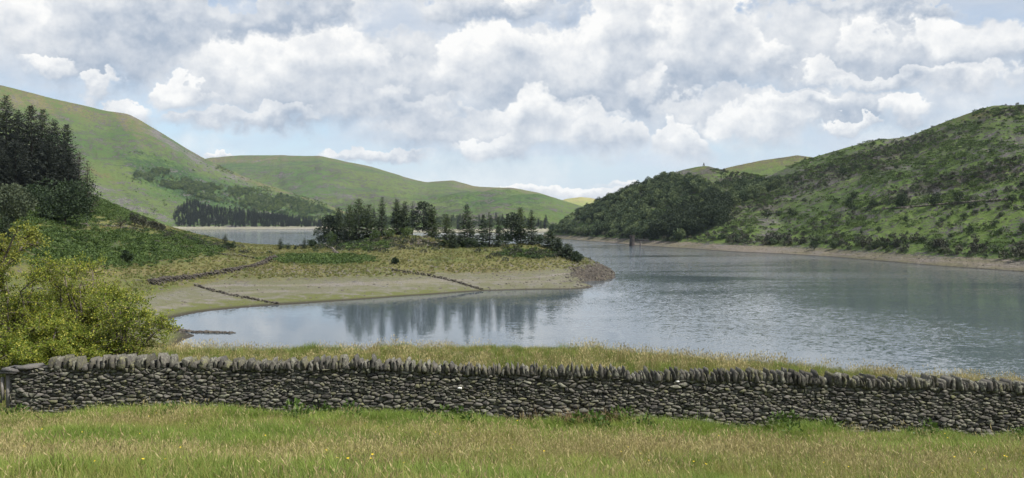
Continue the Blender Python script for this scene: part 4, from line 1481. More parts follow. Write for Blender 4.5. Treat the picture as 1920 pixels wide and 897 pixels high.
# grey weathered gate post at the wall end
gp = bpy.data.objects.new('gate_post', None)
COL.objects.link(gp)
gp.location = (-12.72, WALL_Y + 0.05, float(wall_base(-12.7)))
tag(gp, 'weathered grey wooden gate post at the open end of the wall', 'post')
M_post = plain_mat('weathered_oak', (0.16, 0.145, 0.13), (0.27, 0.25, 0.23), 14.0)
for nm, lo, hi in [('post', (0.02, 0.0, -0.3), (0.13, 0.12, 0.78)), ('plank', (-0.09, -0.04, 0.12), (-0.035, 0.05, 0.70)), ('rail', (-0.62, 0.02, 0.05), (-0.10, 0.06, 0.13))]:
    P = Parts()
    P.box(lo, hi)
    add_obj(nm, P.mesh(nm), M_post, gp)
gs = bpy.data.objects.new('end_slabs', None)
P = Parts()
M_slab = stone_mat('pale_slab', (0.06, 0.058, 0.056), (0.12, 0.115, 0.11), (0.26, 0.26, 0.22), 1.0, 0.5)
for k, (xa, xb, za, zb, sk) in enumerate([(-12.86, -12.36, 0.80, 0.86, 0.02), (-12.80, -12.30, 0.87, 0.94, -0.02), (-12.45, -11.98, 0.90, 0.97, 0.03)]):
    P = Parts()
    V = [(xa, -0.05, za), (xb, -0.09, za + sk), (xb + 0.04, 0.5, za + sk), (xa + 0.06, 0.48, za), (xa + 0.05, -0.03, zb), (xb - 0.04, -0.06, zb + sk), (xb, 0.46, zb + sk), (xa + 0.1, 0.46, zb)]
    P.add(np.array(V) + (0, 0, float(wz(-12.4))), [(0, 3, 2, 1), (4, 5, 6, 7), (0, 1, 5, 4), (1, 2, 6, 5), (2, 3, 7, 6), (3, 0, 4, 7)])
    add_obj('capping_slab', P.mesh('capping_slab'), M_slab, wall)
bpy.data.objects.remove(gs)


# ------------------------------------------------------------------ hawthorns behind the wall
def hawthorn(seed, h, r, stems=16, arch=0.55, leaves=26, leaf=0.055, twigs=9, low=0.0):
    """many-stemmed thorn: arching branches, side twigs, leaves in tufts along them"""
    rng = np.random.default_rng(seed)
    wood, crown = Parts(), Parts()
    C, Dv = [], []
    for i in range(stems):
        a = i * 2.399 + rng.normal(0, 0.3)
        reach = r * rng.uniform(0.35, 1.05) * (1.25 if rng.random() < 0.15 else 1.0)
        top = h * rng.uniform(0.55, 1.02) * (1 - 0.35 * (reach / r) ** 2) + low
        hd = np.array([math.cos(a), math.sin(a), 0])
        t = np.linspace(0, 1, 8)
        p = hd * (reach * t ** 1.3)[:, None] + np.array([0, 0, 1.0]) * (top * (1 - (1 - t) ** 1.8) - arch * 0.25 * h * t ** 4)[:, None] + rng.normal(0, 0.03 * h, (8, 3)) * t[:, None]
        wood.tube(p, np.linspace(0.045, 0.008, 8), 4)
        for k in range(twigs * 3):
            s = rng.uniform(0.22, 1.0)
            q = np.array([np.interp(s, t, p[:, c]) for c in range(3)])
            L = h * rng.uniform(0.10, 0.24) * (1.15 - 0.5 * s)
            d = unit(hd * 0.5 + rnd_dirs(rng, 1, -0.25, 1.0)[0] * 1.1)
            m = np.linspace(0, 1, 4)[:, None]
            tw_ = q + d * L * m + np.array([0, 0, -0.22]) * L * m ** 2
            wood.tube(tw_, [0.010, 0.008, 0.005, 0.003], 3)
            n = leaves
            u = rng.random(n) ** 0.8
            c = np.stack([np.interp(u, m[:, 0], tw_[:, c_]) for c_ in range(3)], -1) + rng.normal(0, 0.045, (n, 3))
            C.append(c)
            Dv.append(unit(d + 1.1 * rnd_dirs(rng, n) + (0, 0, 0.25)))
    C, Dv = np.concatenate(C), np.concatenate(Dv)
    ok = C[:, 2] > 0.02
    C, Dv = C[ok], Dv[ok]
    crown.cards(C, Dv, side_of(Dv, rng), leaf * rng.uniform(0.8, 1.7, len(C)), leaf * rng.uniform(0.6, 1.1, len(C)))
    return wood, crown


for k, (px, D, ty, r, stems, lv, lab) in enumerate([
        (150, 29.0, 462, 2.2, 24, 30, 'big yellow green hawthorn bush behind the end of the wall'),
        (232, 27.2, 515, 1.25, 10, 24, 'smaller hawthorn with loose sprays at the lake side of the big one'),
        (28, 27.5, 480, 1.9, 20, 30, 'hawthorn at the frame edge behind the gate post'),
        (90, 26.0, 590, 1.6, 16, 30, 'low dense hawthorn pressed against the back of the wall')]):
    X = (px - 960) / F * D
    z = float(land_h(X, D)) - 0.05
    h = (CZ + (HY - ty) / F * D - z) * 1.10
    P = hawthorn(700 + k, h, r, int(stems * 1.3), 0.5, int(lv * 1.4), 0.047, 10)
    tree('hawthorn_bush', lab, P, (X, D, z), M_haw, 0, 'hawthorns behind the wall', M_twig, 'bush')

# old thorn leaning in from the frame edge: bare brown limbs, yellowing tufts at their ends
rng = np.random.default_rng(808)
TD = 28.2
foot = np.array(wpos(-14, 660, TD))
foot[2] = float(land_h(foot[0], foot[1]))
wood, crown = Parts(), Parts()
limbs = [[(-14, 660), (-6, 590), (2, 540), (14, 495), (34, 455), (50, 428)], [(2, 540), (18, 505), (42, 492), (62, 486)], [(14, 495), (34, 474), (56, 462), (70, 456)], [(-6, 590), (-16, 520), (-4, 480), (10, 446)],
         [(34, 455), (44, 446), (60, 440)], [(2, 540), (-10, 500), (-20, 470)], [(14, 495), (20, 470), (22, 448)], [(-4, 480), (8, 470), (18, 462)]]
for i, L in enumerate(limbs):
    off = np.linspace(0, rng.normal(0, 0.5), len(L))
    pts = np.array([wpos(a_, b_, TD) for a_, b_ in L]) + np.c_[0 * off, off, 0 * off] - foot
    wood.tube(pts, np.linspace(0.09 if i == 0 else 0.045, 0.012, len(L)), 5)
    for q in range(16):
        t_ = rng.uniform(0.45, 1.0) * (len(L) - 1)
        c = np.array([np.interp(t_, np.arange(len(L)), pts[:, k_]) for k_ in range(3)])
        e_ = c + rnd_dirs(rng, 1, -0.3, 1.0)[0] * rng.uniform(0.1, 0.4)
        wood.tube([c, (c + e_) / 2 + rng.normal(0, 0.03, 3), e_], [0.012, 0.008, 0.004], 3)
        n = int(34 * (t_ / (len(L) - 1)) ** 2)
        if n:
            dv = unit(rnd_dirs(rng, n) + (0, 0, 0.3))
            crown.cards(e_ + rng.normal(0, 0.075, (n, 3)), dv, side_of(dv, rng), 0.075 * rng.uniform(0.7, 1.4, n), 0.045)
tree('leaning_thorn', 'old leaning thorn with bare brown limbs and yellowing tufts at the frame edge', (wood, crown), tuple(foot), M_haw2, 0, None, M_twig, 'thorn')


# ------------------------------------------------------------------ stones, ruined walls and the draw-off tower
M_rubble = stone_mat('rubble_stone', (0.034, 0.030, 0.027), (0.080, 0.069, 0.058), (0.14, 0.13, 0.10), 0.5, 0.4, 0.15)
M_boulder = stone_mat('shore_boulder', (0.075, 0.066, 0.058), (0.165, 0.145, 0.125), (0.26, 0.24, 0.20), 0.4, 0.5)


def rock_mesh(rng, name='rock', sub=1):
    """a lumpy angular stone of unit size"""
    import bmesh
    bm = bmesh.new()
    bmesh.ops.create_icosphere(bm, subdivisions=sub, radius=0.5)
    sc = rng.uniform(0.6, 1.2, 3) * (1, 1, 0.7)
    for v_ in bm.verts:
        f = 1 + rng.normal(0, 0.13)
        v_.co = Vector((v_.co.x * sc[0] * f, v_.co.y * sc[1] * f, v_.co.z * sc[2] * f))
    me = bpy.data.meshes.new(name)
    bm.to_mesh(me)
    bm.free()
    return me


def rock_arrays(rng):
    me = rock_mesh(rng)
    v = np.array([x.co for x in me.vertices])
    f = np.array([list(p.vertices) for p in me.polygons])
    bpy.data.meshes.remove(me)
    return v, f


rng = np.random.default_rng(31)
LUMPS = [rock_arrays(rng) for _ in range(8)]


def ruined_wall(label, pts, hgt, wid, per_m, size, mat=None):
    """tumbled field wall: a low bank of loose stones along a line on the land"""
    base = np.array([on_land(px, py) for px, py in pts])
    seg = np.linalg.norm(np.diff(base[:, :2], axis=0), axis=1)
    cum = np.r_[0, np.cumsum(seg)]
    n = int(cum[-1] * per_m)
    P = Parts()
    for i in range(n):
        s = rng.uniform(0, cum[-1])
        c = np.array([np.interp(s, cum, base[:, k]) for k in (0, 1)])
        hh = hgt * (0.55 + 0.6 * vnoise(s * 0.22, 0.3, 7))
        z = rng.random() ** 1.2
        c = c + rng.normal(0, wid * 0.5 * (1.05 - 0.6 * z), 2)
        v_, f_ = LUMPS[rng.integers(0, 8)]
        a = rng.uniform(0, 6.28)
        sc_ = size * rng.uniform(0.6, 1.5)
        rot = np.array([[math.cos(a), -math.sin(a), 0], [math.sin(a), math.cos(a), 0], [0, 0, 1]])
        P.add(v_ @ rot.T * sc_ + (c[0], c[1], float(land_z(c[0], c[1])) + z * hh), f_)
    e = bpy.data.objects.new('ruined_wall', None)
    COL.objects.link(e)
    e.location = base[0]
    tag(e, label, 'wall', 'ruined field walls on the headland')
    me = P.mesh('rubble')
    o = add_obj('rubble', me, mat or M_rubble, e)
    o.matrix_parent_inverse = e.matrix_world.inverted()
    o.location = -Vector(base[0])
    o['kind'] = 'stuff'
    return e


ruined_wall('thick tumbled stone wall crossing the turf above the shingle', [(285, 535), (320, 527), (350, 524), (390, 517), (430, 511), (470, 503), (505, 490), (515, 484)], 1.1, 1.5, 16, 0.55)
ruined_wall('thin broken wall line running down the mud to the water', [(370, 537), (400, 547), (440, 556), (480, 563), (520, 571)], 0.5, 0.7, 8, 0.42)
ruined_wall('low ruined wall from the turf down across the shingle', [(735, 508), (760, 512), (800, 517), (850, 528), (890, 541), (905, 544)], 0.6, 0.7, 9, 0.42)
ruined_wall('short pale wall climbing the turf below the pine clump', [(608, 458), (620, 466), (628, 474), (634, 478)], 0.7, 0.5, 14, 0.45, M_boulder)
ruined_wall('low field wall across the upper bracken slope toward the neck', [(290, 455), (330, 462), (370, 468), (410, 478), (450, 480), (480, 486)], 0.6, 0.6, 8, 0.45)
ruined_wall('old wall line along the top of the bracken under the sycamore', [(150, 423), (190, 424), (225, 427), (262, 431)], 0.6, 0.6, 7, 0.45, M_boulder)
ruined_wall('short wall line on the crest of the neck beside the lake', [(590, 463), (610, 459), (640, 457)], 0.6, 0.6, 9, 0.45)


# spit of stones running into the bay: its own row of boulders
def spit(label, pts, n, wid, size):
    base = np.array([wpos(px, py, water_d(py)) for px, py in pts])
    P = Parts()
    cum = np.r_[0, np.cumsum(np.linalg.norm(np.diff(base[:, :2], axis=0), axis=1))]
    for i in range(n):
        s = rng.uniform(0, 1) ** 1.2 * cum[-1]
        c = np.array([np.interp(s, cum, base[:, k]) for k in (0, 1)]) + rng.normal(0, wid, 2) * (1 - 0.7 * s / cum[-1])
        v_, f_ = LUMPS[rng.integers(0, 8)]
        P.add(v_ * size * rng.uniform(0.6, 1.4) + (c[0], c[1], max(float(land_z(c[0], c[1])), -0.05) + 0.06), f_)
    e = bpy.data.objects.new('stone_spit', None)
    COL.objects.link(e)
    tag(e, label, 'stones')
    o = add_obj('boulders', P.mesh('boulders'), M_rubble, e)
    o['kind'] = 'stuff'


spit('dark row of stones running out into the bay as a spit', [(300, 618), (340, 621), (380, 624), (436, 625)], 150, 0.5, 0.75)


def sample_land(n, rng, weight):
    P = np.stack([HX, HYG, HZ], -1)
    w = weight(HPX[:-1, :-1], HPY[:-1, :-1], HZ[:-1, :-1]) * (HZ[:-1, :-1] > 0.05)
    w = w.ravel() / w.sum()
    k = rng.choice(w.size, n, p=w)
    i, j = np.unravel_index(k, (HX.shape[0] - 1, HX.shape[1] - 1))
    u, v_ = rng.random((2, n, 1))
    return P[i, j] * (1 - u) * (1 - v_) + P[i + 1, j] * u * (1 - v_) + P[i, j + 1] * (1 - u) * v_ + P[i + 1, j + 1] * u * v_


rocks = [(rock_mesh(rng, 'boulder'), [M_boulder]) for _ in range(5)]
rocks_dark = [(rock_mesh(rng, 'dark_boulder'), [M_rubble]) for _ in range(5)]
RNG = np.random.default_rng(41)


def put_stuff(name, label, cat, pts, smin, smax, protos, tilt=0.15, sink=0.0, power=1.0):
    n = len(pts)
    s = smin + (smax - smin) * RNG.random(n) ** power
    pts = np.array(pts)
    pts[:, 2] -= sink * s
    scatter(name, label, cat, pts, spin(RNG, n, tilt), uni(s), RNG.integers(0, len(protos), n), protos)


put_stuff('shore_stones', 'loose stones strewn over the shingle shore of the headland', 'stones',
          sample_land(4200, RNG, lambda px, py, z: ((z > 0.1) & (z < 5.0) & (px > 270)) * (0.25 + np.exp(-((z - 4.2) / 0.6) ** 2) + 1.0 * np.exp(-((px - 1000) / 120) ** 2) + 2.0 * np.exp(-((px - 620) / 110) ** 2 - ((py - 511) / 5) ** 2))), 0.25, 0.95, rocks, 0.4, 0.1, 2.0)
put_stuff('point_boulders', 'dark rocks and boulders on the bare point of the headland', 'boulders',
          sample_land(700, RNG, lambda px, py, z: np.exp(-((px - 1110) / 38) ** 2 - ((py - 515) / 20) ** 2) * (z > 0)), 0.5, 2.2, rocks_dark, 0.4, 0.2, 1.6)
put_stuff('crag_rocks', 'grey outcrop rocks breaking through the heather on the knoll', 'rocks',
          sample_land(330, RNG, lambda px, py, z: (np.exp(-((px - 790) / 42) ** 2 - ((py - 455) / 7) ** 2) + 0.6 * np.exp(-((px - 720) / 50) ** 2 - ((py - 450) / 5) ** 2))), 0.6, 2.0, rocks + rocks_dark[:2], 0.3, 0.2, 1.6)

# bracken, tussocks and low scrub on the headland
prot = []
for i in range(4):
    P = Parts()
    n = 46
    a = rng.uniform(0, 6.28, n)
    d = unit(np.stack([np.cos(a), np.sin(a), rng.uniform(0.2, 1.1, n)], -1))
    c = rng.normal(0, 0.35, (n, 3)) * (1, 1, 0) + np.array([0, 0, 0.15]) + d * rng.uniform(0.1, 0.5, n)[:, None]
    P.cards(c, d, side_of(d, rng), rng.uniform(0.4, 0.75, n), rng.uniform(0.2, 0.35, n))
    prot.append((P.mesh('bracken_clump'), [M_bracken]))
BRK = [(200, 465, 190, 34, 1.3), (60, 455, 120, 45, 1.3), (330, 468, 90, 14, 1.0), (600, 487, 110, 10, 1.2), (680, 460, 60, 14, .9), (980, 476, 55, 9, 1.1), (60, 395, 220, 40, 1.0), (240, 410, 70, 22, 0.6)]


def brk_w(px, py, z):
    r_ = np.zeros(px.shape)
    for cx, cy, wx, wy, a in BRK:
        r_ = np.maximum(r_, a * np.exp(-(((px - cx) / wx) ** 2) - ((py - cy) / wy) ** 2))
    return sstep(r_, 0.3, 0.75) * (z > 3.6) * (px > -40) * (px < 1130)


put_stuff('bracken', 'green bracken covering the slope and hollows of the headland', 'bracken', sample_land(15000, RNG, brk_w), 0.45, 1.05, prot, 0.1, 0.0)
prot = []
for i in range(4):
    P = Parts()
    blades(P, rng, 26, 0.28, 0.5, 0.06, 0.6, 2)
    prot.append((P.mesh('tussock'), [M_tus if i < 3 else M_rush]))
put_stuff('tussock_grass', 'ochre tussock grass over the open turf of the headland', 'grass', sample_land(15000, RNG, lambda px, py, z: (1 - brk_w(px, py, z) * 0.9) * (z > 3.3) * (px > 100) * (px < 1130) * (py > 425)), 0.6, 1.4, prot, 0.1, 0.0)
prot = []
for i in range(4):
    P = Parts()
    clump_cards(P, rng, np.array([0, 0, 0.35]), np.array([0.7, 0.7, 0.5]), 90, 0.32, 0.5)
    prot.append((P.mesh('scrub'), [M_scrub if i < 2 else M_broad]))
put_stuff('heather_scrub', 'dark heather and low scrub on the knoll and along the point', 'scrub',
          sample_land(1500, RNG, lambda px, py, z: (np.exp(-((px - 690) / 80) ** 2 - ((py - 458) / 11) ** 2) + 0.9 * np.exp(-((px - 975) / 50) ** 2 - ((py - 476) / 8) ** 2) + 0.5 * np.exp(-((px - 860) / 60) ** 2 - ((py - 463) / 4) ** 2)
                                                + 0.5 * np.exp(-((px - 1050) / 40) ** 2 - ((py - 478) / 10) ** 2) + 0.5 * np.exp(-((px - 330) / 90) ** 2 - ((py - 447 - 0.2 * (px - 330)) / 6) ** 2)) * (z > 4.6)), 0.6, 1.6, prot, 0.1, 0.05, 1.5)

# ------------------------------------------------------------------ vegetation of the hills
def far_tree(kind, seed, m, h=1.0, r=0.38):
    if kind == 'broad':
        P = broad_parts(seed, 8.0, 3.4, 16, 26, 0.95, 0.0, 0.03)
    elif kind == 'pine':
        P = pine_parts(seed, 9.0, 2.8, 0.12, 16, 30, 0.9)
    elif kind == 'bush':
        P = broad_parts(seed, 2.0, 1.3, 8, 18, 0.5, 0.0, 0.03)
    else:
        P = conifer_parts(seed, 16.0, 2.9, 0.5, 0.02, 0.22, 0.7, 2.2)
    p = join_parts(P[1], P[0])
    n_crown = sum(len(f) for fl in P[1].f.values() for f in fl)
    me = p.mesh('far_' + kind)
    return me, [m]


wood_p = [far_tree('broad', 1000 + i, M_wood) for i in range(5)] + [far_tree('broad', 1010 + i, M_hillt) for i in range(2)]
pine_p = [far_tree('pine', 1020 + i, M_spruce) for i in range(4)]
spr_p = [far_tree('spruce', 1030 + i, M_dark) for i in range(4)]
farw_p = [far_tree('broad', 1040 + i, M_farwood) for i in range(4)]
bush_p = [far_tree('bush', 1050 + i, M_scrub) for i in range(3)] + [far_tree('bush', 1055 + i, M_hillt) for i in range(2)] + [far_tree('bush', 1057, M_wood)]


def poly_w(*polys):
    def f(px, py, z):
        r_ = np.zeros(px.shape)
        for po in polys:
            r_ = np.maximum(r_, inpoly(px, py, po))
        return r_ * (z > 3.5)
    return f


WOOD = [(1030, 436), (1090, 402), (1180, 358), (1240, 338), (1290, 338), (1330, 352), (1440, 345), (1470, 348), (1400, 380), (1340, 400), (1330, 425), (1290, 440), (1290, 462), (1200, 456), (1050, 450)]
put_stuff('lakeside_woodland', 'broadleaf woodland covering the slope beside the tower', 'woodland', sample_hill('wooded_hill', 1500, RNG, lambda px, py, z: poly_w(WOOD)(px, py, z) * (0.25 + (fbm(px / 40, py / 25, 201, 3) > -0.25)))
          , 0.55, 1.15, wood_p, 0.05, 0.05)
put_stuff('pine_block', 'dark block of pines above the bridge of the tower', 'woodland', sample_hill('wooded_hill', 260, RNG, poly_w([(1215, 450), (1240, 425), (1290, 392), (1330, 382), (1365, 380), (1368, 400), (1355, 425), (1310, 440), (1270, 452)])), 0.9, 1.35, pine_p, 0.03, 0.03)
put_stuff('shore_scrub', 'low bushes lining the top of the far shingle bank', 'scrub', sample_hill('wooded_hill', 650, RNG, lambda px, py, z: (z > 3.0) * np.exp(-((z - 5) / 2.2) ** 2) * (px > 1040) * (0.3 + (fbm(px / 30, py * 0, 202, 3) > -0.1))), 0.7, 1.9, bush_p, 0.1, 0.05, 1.4)


def heath(px, py, z):
    band = fbm((px + 2.2 * py) / 150, (py + 0.25 * px) / 28, 72, 4)
    open_ = 1 - 0.88 * sstep(py + 0.22 * (px - 1700), 398, 412) * sstep(px, 1540, 1620)
    return (z > 8) * (sstep(band, -0.10, 0.25) + 0.06) * (px > 1350) * (px < 2150) * open_


put_stuff('hill_heather', 'dark heather and gorse clumps in bands over the steep hillside', 'heather', sample_hill('wooded_hill', 2900, RNG, heath), 0.4, 1.25, bush_p, 0.1, 0.05, 2.0)
M_hbr = leaf_mat('hill_bracken_fronds', (0.046, 0.076, 0.024), (0.098, 0.145, 0.040), 0.2, scale=0.03, tint=0.9)
hb_p = []
for i in range(3):
    P = Parts()
    clump_cards(P, rng, np.array([0, 0, 0.25]), np.array([1.6, 1.6, 0.28]), 50, 0.70, 0.6)
    hb_p.append((P.mesh('hill_bracken_clump'), [M_hbr]))
put_stuff('hill_bracken', 'green bracken clumps between the heather bands of the steep hillside', 'bracken', sample_hill('wooded_hill', 4200, RNG, lambda px, py, z: (z > 5) * (px > 1330) * (px < 2100) * (0.1 + (fbm(px / 45 + py / 60, py / 14, 209, 4) > 0.02)) * (1 - 0.95 * np.clip(1.6 * blobs(px, py, [(1750, 425, 170, 9, -0.22, 1.0), (1700, 445, 130, 8, -0.3, 1.0), (1840, 402, 100, 12, -0.2, 1.0)]), 0, 1))), 0.6, 1.3, hb_p, 0.1, 0.05)
fs_p = [far_tree('bush', 1060 + i, M_farwood) for i in range(3)]
put_stuff('fell_scrub', 'scattered bracken and thorn scrub over the high fell', 'scrub', sample_hill('high_fell', 2600, RNG, lambda px, py, z: (z > 8) * (px > 120) * (px < 640) * (py > 285) * (py < 420) * (px > 230) * (0.05 + (fbm(px / 35 - py / 40, py / 20, 210, 4) > 0.15))), 0.6, 1.7, fs_p, 0.1, 0.05, 2.0)
put_stuff('hill_crags', 'grey boulders and small crags on the steep hillside', 'rocks', sample_hill('wooded_hill', 1000, RNG, lambda px, py, z: (z > 12) * (fbm(px / 60, py / 18 + px / 90, 205, 4) > 0.12) * (px > 1380) * (px < 2100)), 0.8, 3.0, rocks + rocks_dark, 0.4, 0.2, 2.2)
put_stuff('far_shore_stones', 'boulders along the far shingle bank', 'stones', sample_hill('wooded_hill', 1600, RNG, lambda px, py, z: (z > 0.15) * (z < 4.2) * (px < 2100)), 0.3, 1.2, rocks + rocks_dark[:3], 0.4, 0.15, 2.5)
put_stuff('conifer_plantation', 'dark conifer plantation on the far shore below the high fell', 'plantation', sample_hill('high_fell', 900, RNG, poly_w([(318, 408), (350, 384), (365, 382), (400, 394), (470, 402), (540, 412), (600, 420), (606, 426), (330, 426)])), 0.5, 0.9, spr_p, 0.03, 0.03)
put_stuff('fell_woodland', 'light green woodland climbing the fell behind the plantation', 'woodland', sample_hill('high_fell', 2100, RNG, lambda px, py, z: poly_w([(240, 330), (300, 318), (370, 345), (440, 352), (520, 365), (600, 390), (650, 412), (640, 424), (600, 418), (520, 402), (440, 388), (370, 372), (300, 350)])(px, py, z) * (0.12 + (fbm(px / 30, py / 14, 207, 3) > -0.05))), 0.5, 1.25, farw_p + wood_p[:2], 0.03, 0.03)
put_stuff('far_shore_woodland', 'blue green woodland along the far end of the lake', 'woodland', sample_hill('distant_fell', 700, RNG, lambda px, py, z: poly_w([(610, 412), (660, 408), (760, 415), (850, 412), (920, 414), (1010, 418), (1040, 430), (800, 433), (640, 429)])(px, py, z) * (0.2 + (fbm(px / 40, py / 10, 208, 3) > -0.1))), 0.6, 1.3, wood_p + spr_p[:1], 0.03, 0.03)

# trees one can pick out on the right hillside
HT = [(1690, 390, 360, 28, 'large round dark tree beside the hill road'), (1752, 388, 361, 29, 'large domed dark tree right of the round one by the hill road'), (1797, 381, 354, 18, 'tall narrow dark tree by the hill road'),
      (1595, 394, 369, 18, 'dark upright tree at the left end of the hill road'), (1638, 389, 375, 18, 'small round tree just left of the large round one'), (1898, 383, 366, 22, 'spreading dark tree near the frame edge by the hill road'),
      (1602, 371, 357, 16, 'dark tree just above the upright tree on the slope'), (1581, 329, 314, 16, 'round dark tree high on the shoulder of the hill'), (1633, 319, 308, 13, 'small round tree high under the ridge'),
      (1605, 319, 307, 13, 'small dark tree left of another under the ridge'), (1493, 342, 330, 12, 'single dark tree on the shoulder above the pine block'), (1439, 411, 392, 22, 'dark tree above the rocky gully'),
      (1461, 405, 393, 17, 'dark bush right of the tree above the gully'), (1485, 408, 391, 20, 'broad dark tree on the heather above the green streak'), (1528, 469, 450, 14, 'upright dark tree at the top of the far shore'),
      (1819, 441, 421, 15, 'open thin tree in the middle of the green bracken'), (1918, 437, 416, 16, 'dark tree cut by the frame edge on the bracken slope'), (1857, 289, 279, 13, 'lone dark bush high below the summit')]
small = [(1828, 387, 12), (1817, 392, 10), (1850, 390, 9), (1853, 398, 8), (1830, 400, 9), (1873, 396, 9), (1892, 392, 8), (1905, 393, 8), (1877, 407, 8), (1806, 411, 13), (1784, 405, 10), (1766, 418, 10), (1759, 424, 10), (1698, 416, 12), (1724, 433, 7),
         (1671, 447, 10), (1782, 446, 10), (1864, 428, 11), (1874, 440, 10), (1628, 456, 8), (1647, 437, 13), (1657, 466, 14), (1639, 466, 15), (1645, 466, 13), (1376, 447, 11), (1563, 467, 14), (1681, 317, 8), (1637, 272, 8), (1557, 314, 9), (1720, 290, 7),
         (1560, 430, 9), (1590, 425, 10), (1615, 440, 9), (1610, 415, 8), (1580, 445, 10), (1540, 420, 9), (1510, 380, 9), (1545, 350, 9), (1660, 345, 8), (1740, 330, 8), (1790, 300, 8), (1830, 330, 9), (1885, 340, 8), (1700, 440, 7), (1750, 455, 8), (1850, 460, 9), (1900, 455, 8)]
tmesh = []
bmesh_pairs = []
for i in range(6):
    P = broad_parts(1200 + i, 1.0, 0.5, 26, 40, 0.085, 0.0 if i < 4 else 0.08, 0.03)
    tmesh.append((P[0].mesh('trunk', True), P[1].mesh('crown')))
    bmesh_pairs.append((P[0].mesh('trunk', True), P[1].mesh('crown')))
for i, (px, by, ty, w, lab) in enumerate(HT):
    loc = on_hill('wooded_hill', px, by)
    h = (by - ty) / F * loc[1]
    ww = w / F * loc[1]
    tree('hillside_tree', lab, None, loc - (0, 0, 0.1), M_broad, i * 1.3, 'trees dotted over the steep hillside', None, 'tree', (ww, ww, h), bmesh_pairs[i % 6])
SHORT = ['large round tree by the road', 'large domed tree by the road', 'tall narrow road tree', 'upright tree at the road end', 'small round road tree', 'spreading tree near the frame edge', 'dark tree above the upright one',
         'round tree on the shoulder', 'small round ridge tree', 'small dark ridge tree', 'single tree above the pines', 'dark tree above the gully', 'dark bush by the gully', 'broad tree on the heather', 'upright tree above the shore',
         'thin tree in the bracken', 'tree cut by the frame edge', 'lone bush below the summit']
near = {}
for px, by, hp in small:
    j = min(range(len(HT)), key=lambda q: (HT[q][0] - px) ** 2 + 2 * (HT[q][1] - by) ** 2)
    dx_, dy_ = px - HT[j][0], by - HT[j][1]
    where = ('right of' if dx_ > 0 else 'left of') if abs(dx_) > 1.4 * abs(dy_) else ('below' if dy_ > 0 else 'above')
    near.setdefault(where + ' the ' + SHORT[j], []).append((px, by, hp))
i = 0
for place, lst in near.items():
    lst.sort()
    for q, (px, by, hp) in enumerate(lst):
        lab = 'small dark bush ' + place if len(lst) == 1 else ('first', 'second', 'third', 'fourth', 'fifth', 'sixth', 'seventh')[q] + ' small bush from the left ' + place
        loc = on_hill('wooded_hill', px, by)
        h = hp / F * loc[1]
        ww = h * RNG.uniform(0.7, 1.25)
        tree('hillside_bush', lab, None, loc - (0, 0, 0.1), M_hillt, i * 0.7, 'small bushes dotted over the green hillside', None, 'bush', (ww, ww, h), tmesh[i % 6])
        i += 1

# pale wall of the hill road
base = [on_hill('wooded_hill', px, py) for px, py in [(1655, 393), (1690, 391), (1735, 388), (1790, 384), (1840, 380), (1900, 376)]]
P = Parts()
for a, b in zip(base[:-1], base[1:]):
    n = max(2, int(np.linalg.norm(b - a) / 1.2))
    for k in range(n):
        c = a + (b - a) * ((k + 0.5) / n)
        v_, f_ = LUMPS[k % 8]
        P.add(v_ * (1.7, 1.0, 1.6 * rng.uniform(0.7, 1.2)) + c + (0, 0, 0.5), f_)
e = bpy.data.objects.new('road_wall', None)
COL.objects.link(e)
tag(e, 'low pale stone wall along the road across the hillside', 'wall')
o = add_obj('stones', P.mesh('stones'), M_boulder, e)
o['kind'] = 'stuff'

# draw-off tower with its footbridge
M_tower = plain_mat('tower_stone', (0.040, 0.034, 0.033), (0.070, 0.060, 0.056), 1.5)
M_towerd = plain_mat('tower_dark', (0.02, 0.02, 0.022), (0.03, 0.03, 0.03), 1.5)
tx, ty_, _ = wpos(1185, 461.5, water_d(461.5))
tower = bpy.data.objects.new('water_tower', None)
COL.objects.link(tower)
tower.location = (tx, ty_, 0)
tower.rotation_euler = (0, 0, R(20))
tag(tower, 'small dark stone draw off tower standing in the lake with a footbridge', 'tower')
s_ = ty_ / F * 0.86


def prism(P, r0, r1, z0, z1, n=8, ph=math.pi / 8):
    t = np.arange(n) / n * 2 * np.pi + ph
    v_ = np.concatenate([np.c_[r0 * np.cos(t), r0 * np.sin(t), np.full(n, z0)], np.c_[r1 * np.cos(t), r1 * np.sin(t), np.full(n, z1)]])
    i = np.arange(n)
    P.add(v_, np.stack([i, (i + 1) % n, n + (i + 1) % n, n + i], -1))
    P.add(v_[n:], np.arange(n)[None])


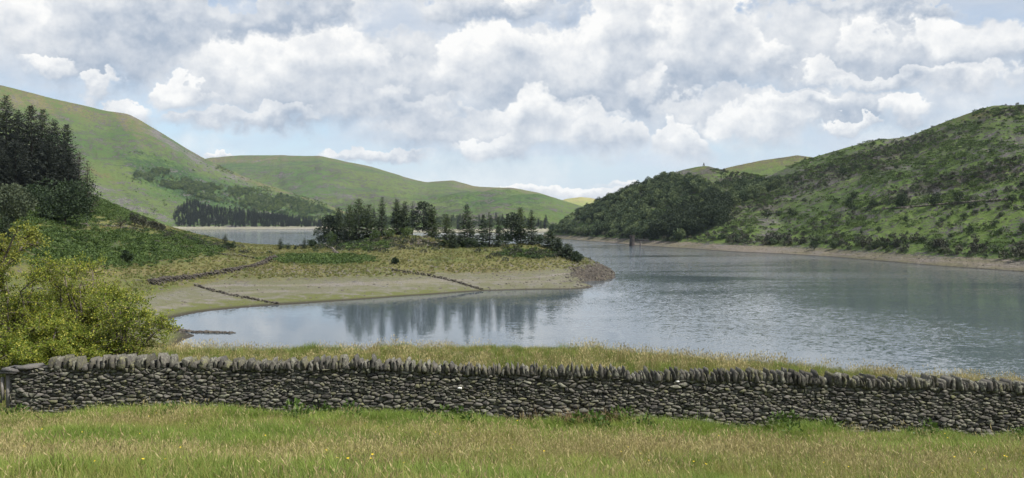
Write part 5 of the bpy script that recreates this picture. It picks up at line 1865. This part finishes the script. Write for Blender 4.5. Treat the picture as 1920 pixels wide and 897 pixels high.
P = Parts()
prism(P, 6.2 * s_, 6.0 * s_, -6, 1.6 * s_)
add_obj('plinth', P.mesh('plinth'), M_tower, tower)
P = Parts()
prism(P, 5.6 * s_, 5.2 * s_, 1.6 * s_, 19.5 * s_)
add_obj('shaft', P.mesh('shaft'), M_tower, tower)
P = Parts()
prism(P, 6.0 * s_, 6.0 * s_, 19.5 * s_, 21.5 * s_)
add_obj('parapet', P.mesh('parapet'), M_tower, tower)
for k in range(8):
    P = Parts()
    P.box((-0.9 * s_, -0.35 * s_, 0), (0.9 * s_, 0.35 * s_, 2.2 * s_))
    o = add_obj('merlon', P.mesh('merlon'), M_tower, tower)
    a = k * math.pi / 4
    o.location = (5.1 * s_ * math.sin(a), 5.1 * s_ * math.cos(a), 21.5 * s_)
    o.rotation_euler = (0, 0, -a)
P = Parts()
P.box((-0.8 * s_, -5.45 * s_, 11 * s_), (0.8 * s_, -4.6 * s_, 15 * s_))
add_obj('window', P.mesh('window'), M_towerd, tower)
P = Parts()
P.box((4.6 * s_, -1.3 * s_, 11.6 * s_), (40 * s_, 1.3 * s_, 14.6 * s_))
add_obj('bridge_deck', P.mesh('bridge_deck'), M_towerd, tower)
for sd in (-1.25, 1.25):
    P = Parts()
    P.box((4 * s_, (sd - 0.12) * s_, 16.8 * s_), (36 * s_, (sd + 0.12) * s_, 17.2 * s_))
    for k in range(9):
        xk = (4.4 + 3.9 * k) * s_
        P.box((xk, (sd - 0.1) * s_, 14.6 * s_), (xk + 0.25 * s_, (sd + 0.1) * s_, 16.8 * s_))
    add_obj('railing', P.mesh('railing'), M_towerd, tower)
for xk in (19.0,):
    P = Parts()
    P.box((xk * s_, -1.0 * s_, -6), ((xk + 2.4) * s_, 1.0 * s_, 11.6 * s_))
    add_obj('pier', P.mesh('pier'), M_tower, tower)

# cairn on the hump
loc = on_hill('wooded_hill', 1321, 312)
P = Parts()
for k in range(26):
    v_, f_ = LUMPS[k % 8]
    z = (k / 26) ** 0.9
    P.add(v_ * 0.8 + (rng.normal(0, 0.55 * (1.05 - z)), rng.normal(0, 0.55 * (1.05 - z)), z * 3.0), f_)
e = bpy.data.objects.new('cairn', None)
COL.objects.link(e)
e.location = loc
tag(e, 'small stone cairn standing on the hump of the ridge', 'cairn')
o = add_obj('stones', P.mesh('stones'), M_rubble, e)
o['kind'] = 'stuff'

# ------------------------------------------------------------------ haze
P = Parts()
P.box((-6600, -6600, -7.6), (6600, 6600, 560))
hm = bpy.data.materials.new('haze_air')
hm.use_nodes = True
T = NT(hm.node_tree)
vol = T.n('ShaderNodeVolumePrincipled', {'Color': (0.72, 0.86, 1.0, 1.0), 'Density': 0.000032, 'Anisotropy': 0.0})
T.n('ShaderNodeOutputMaterial', {'Volume': vol.outputs[0]})
o = add_obj('haze', P.mesh('haze'), hm)
tag(o, 'thin summer haze filling the valley', 'haze', kind='stuff')
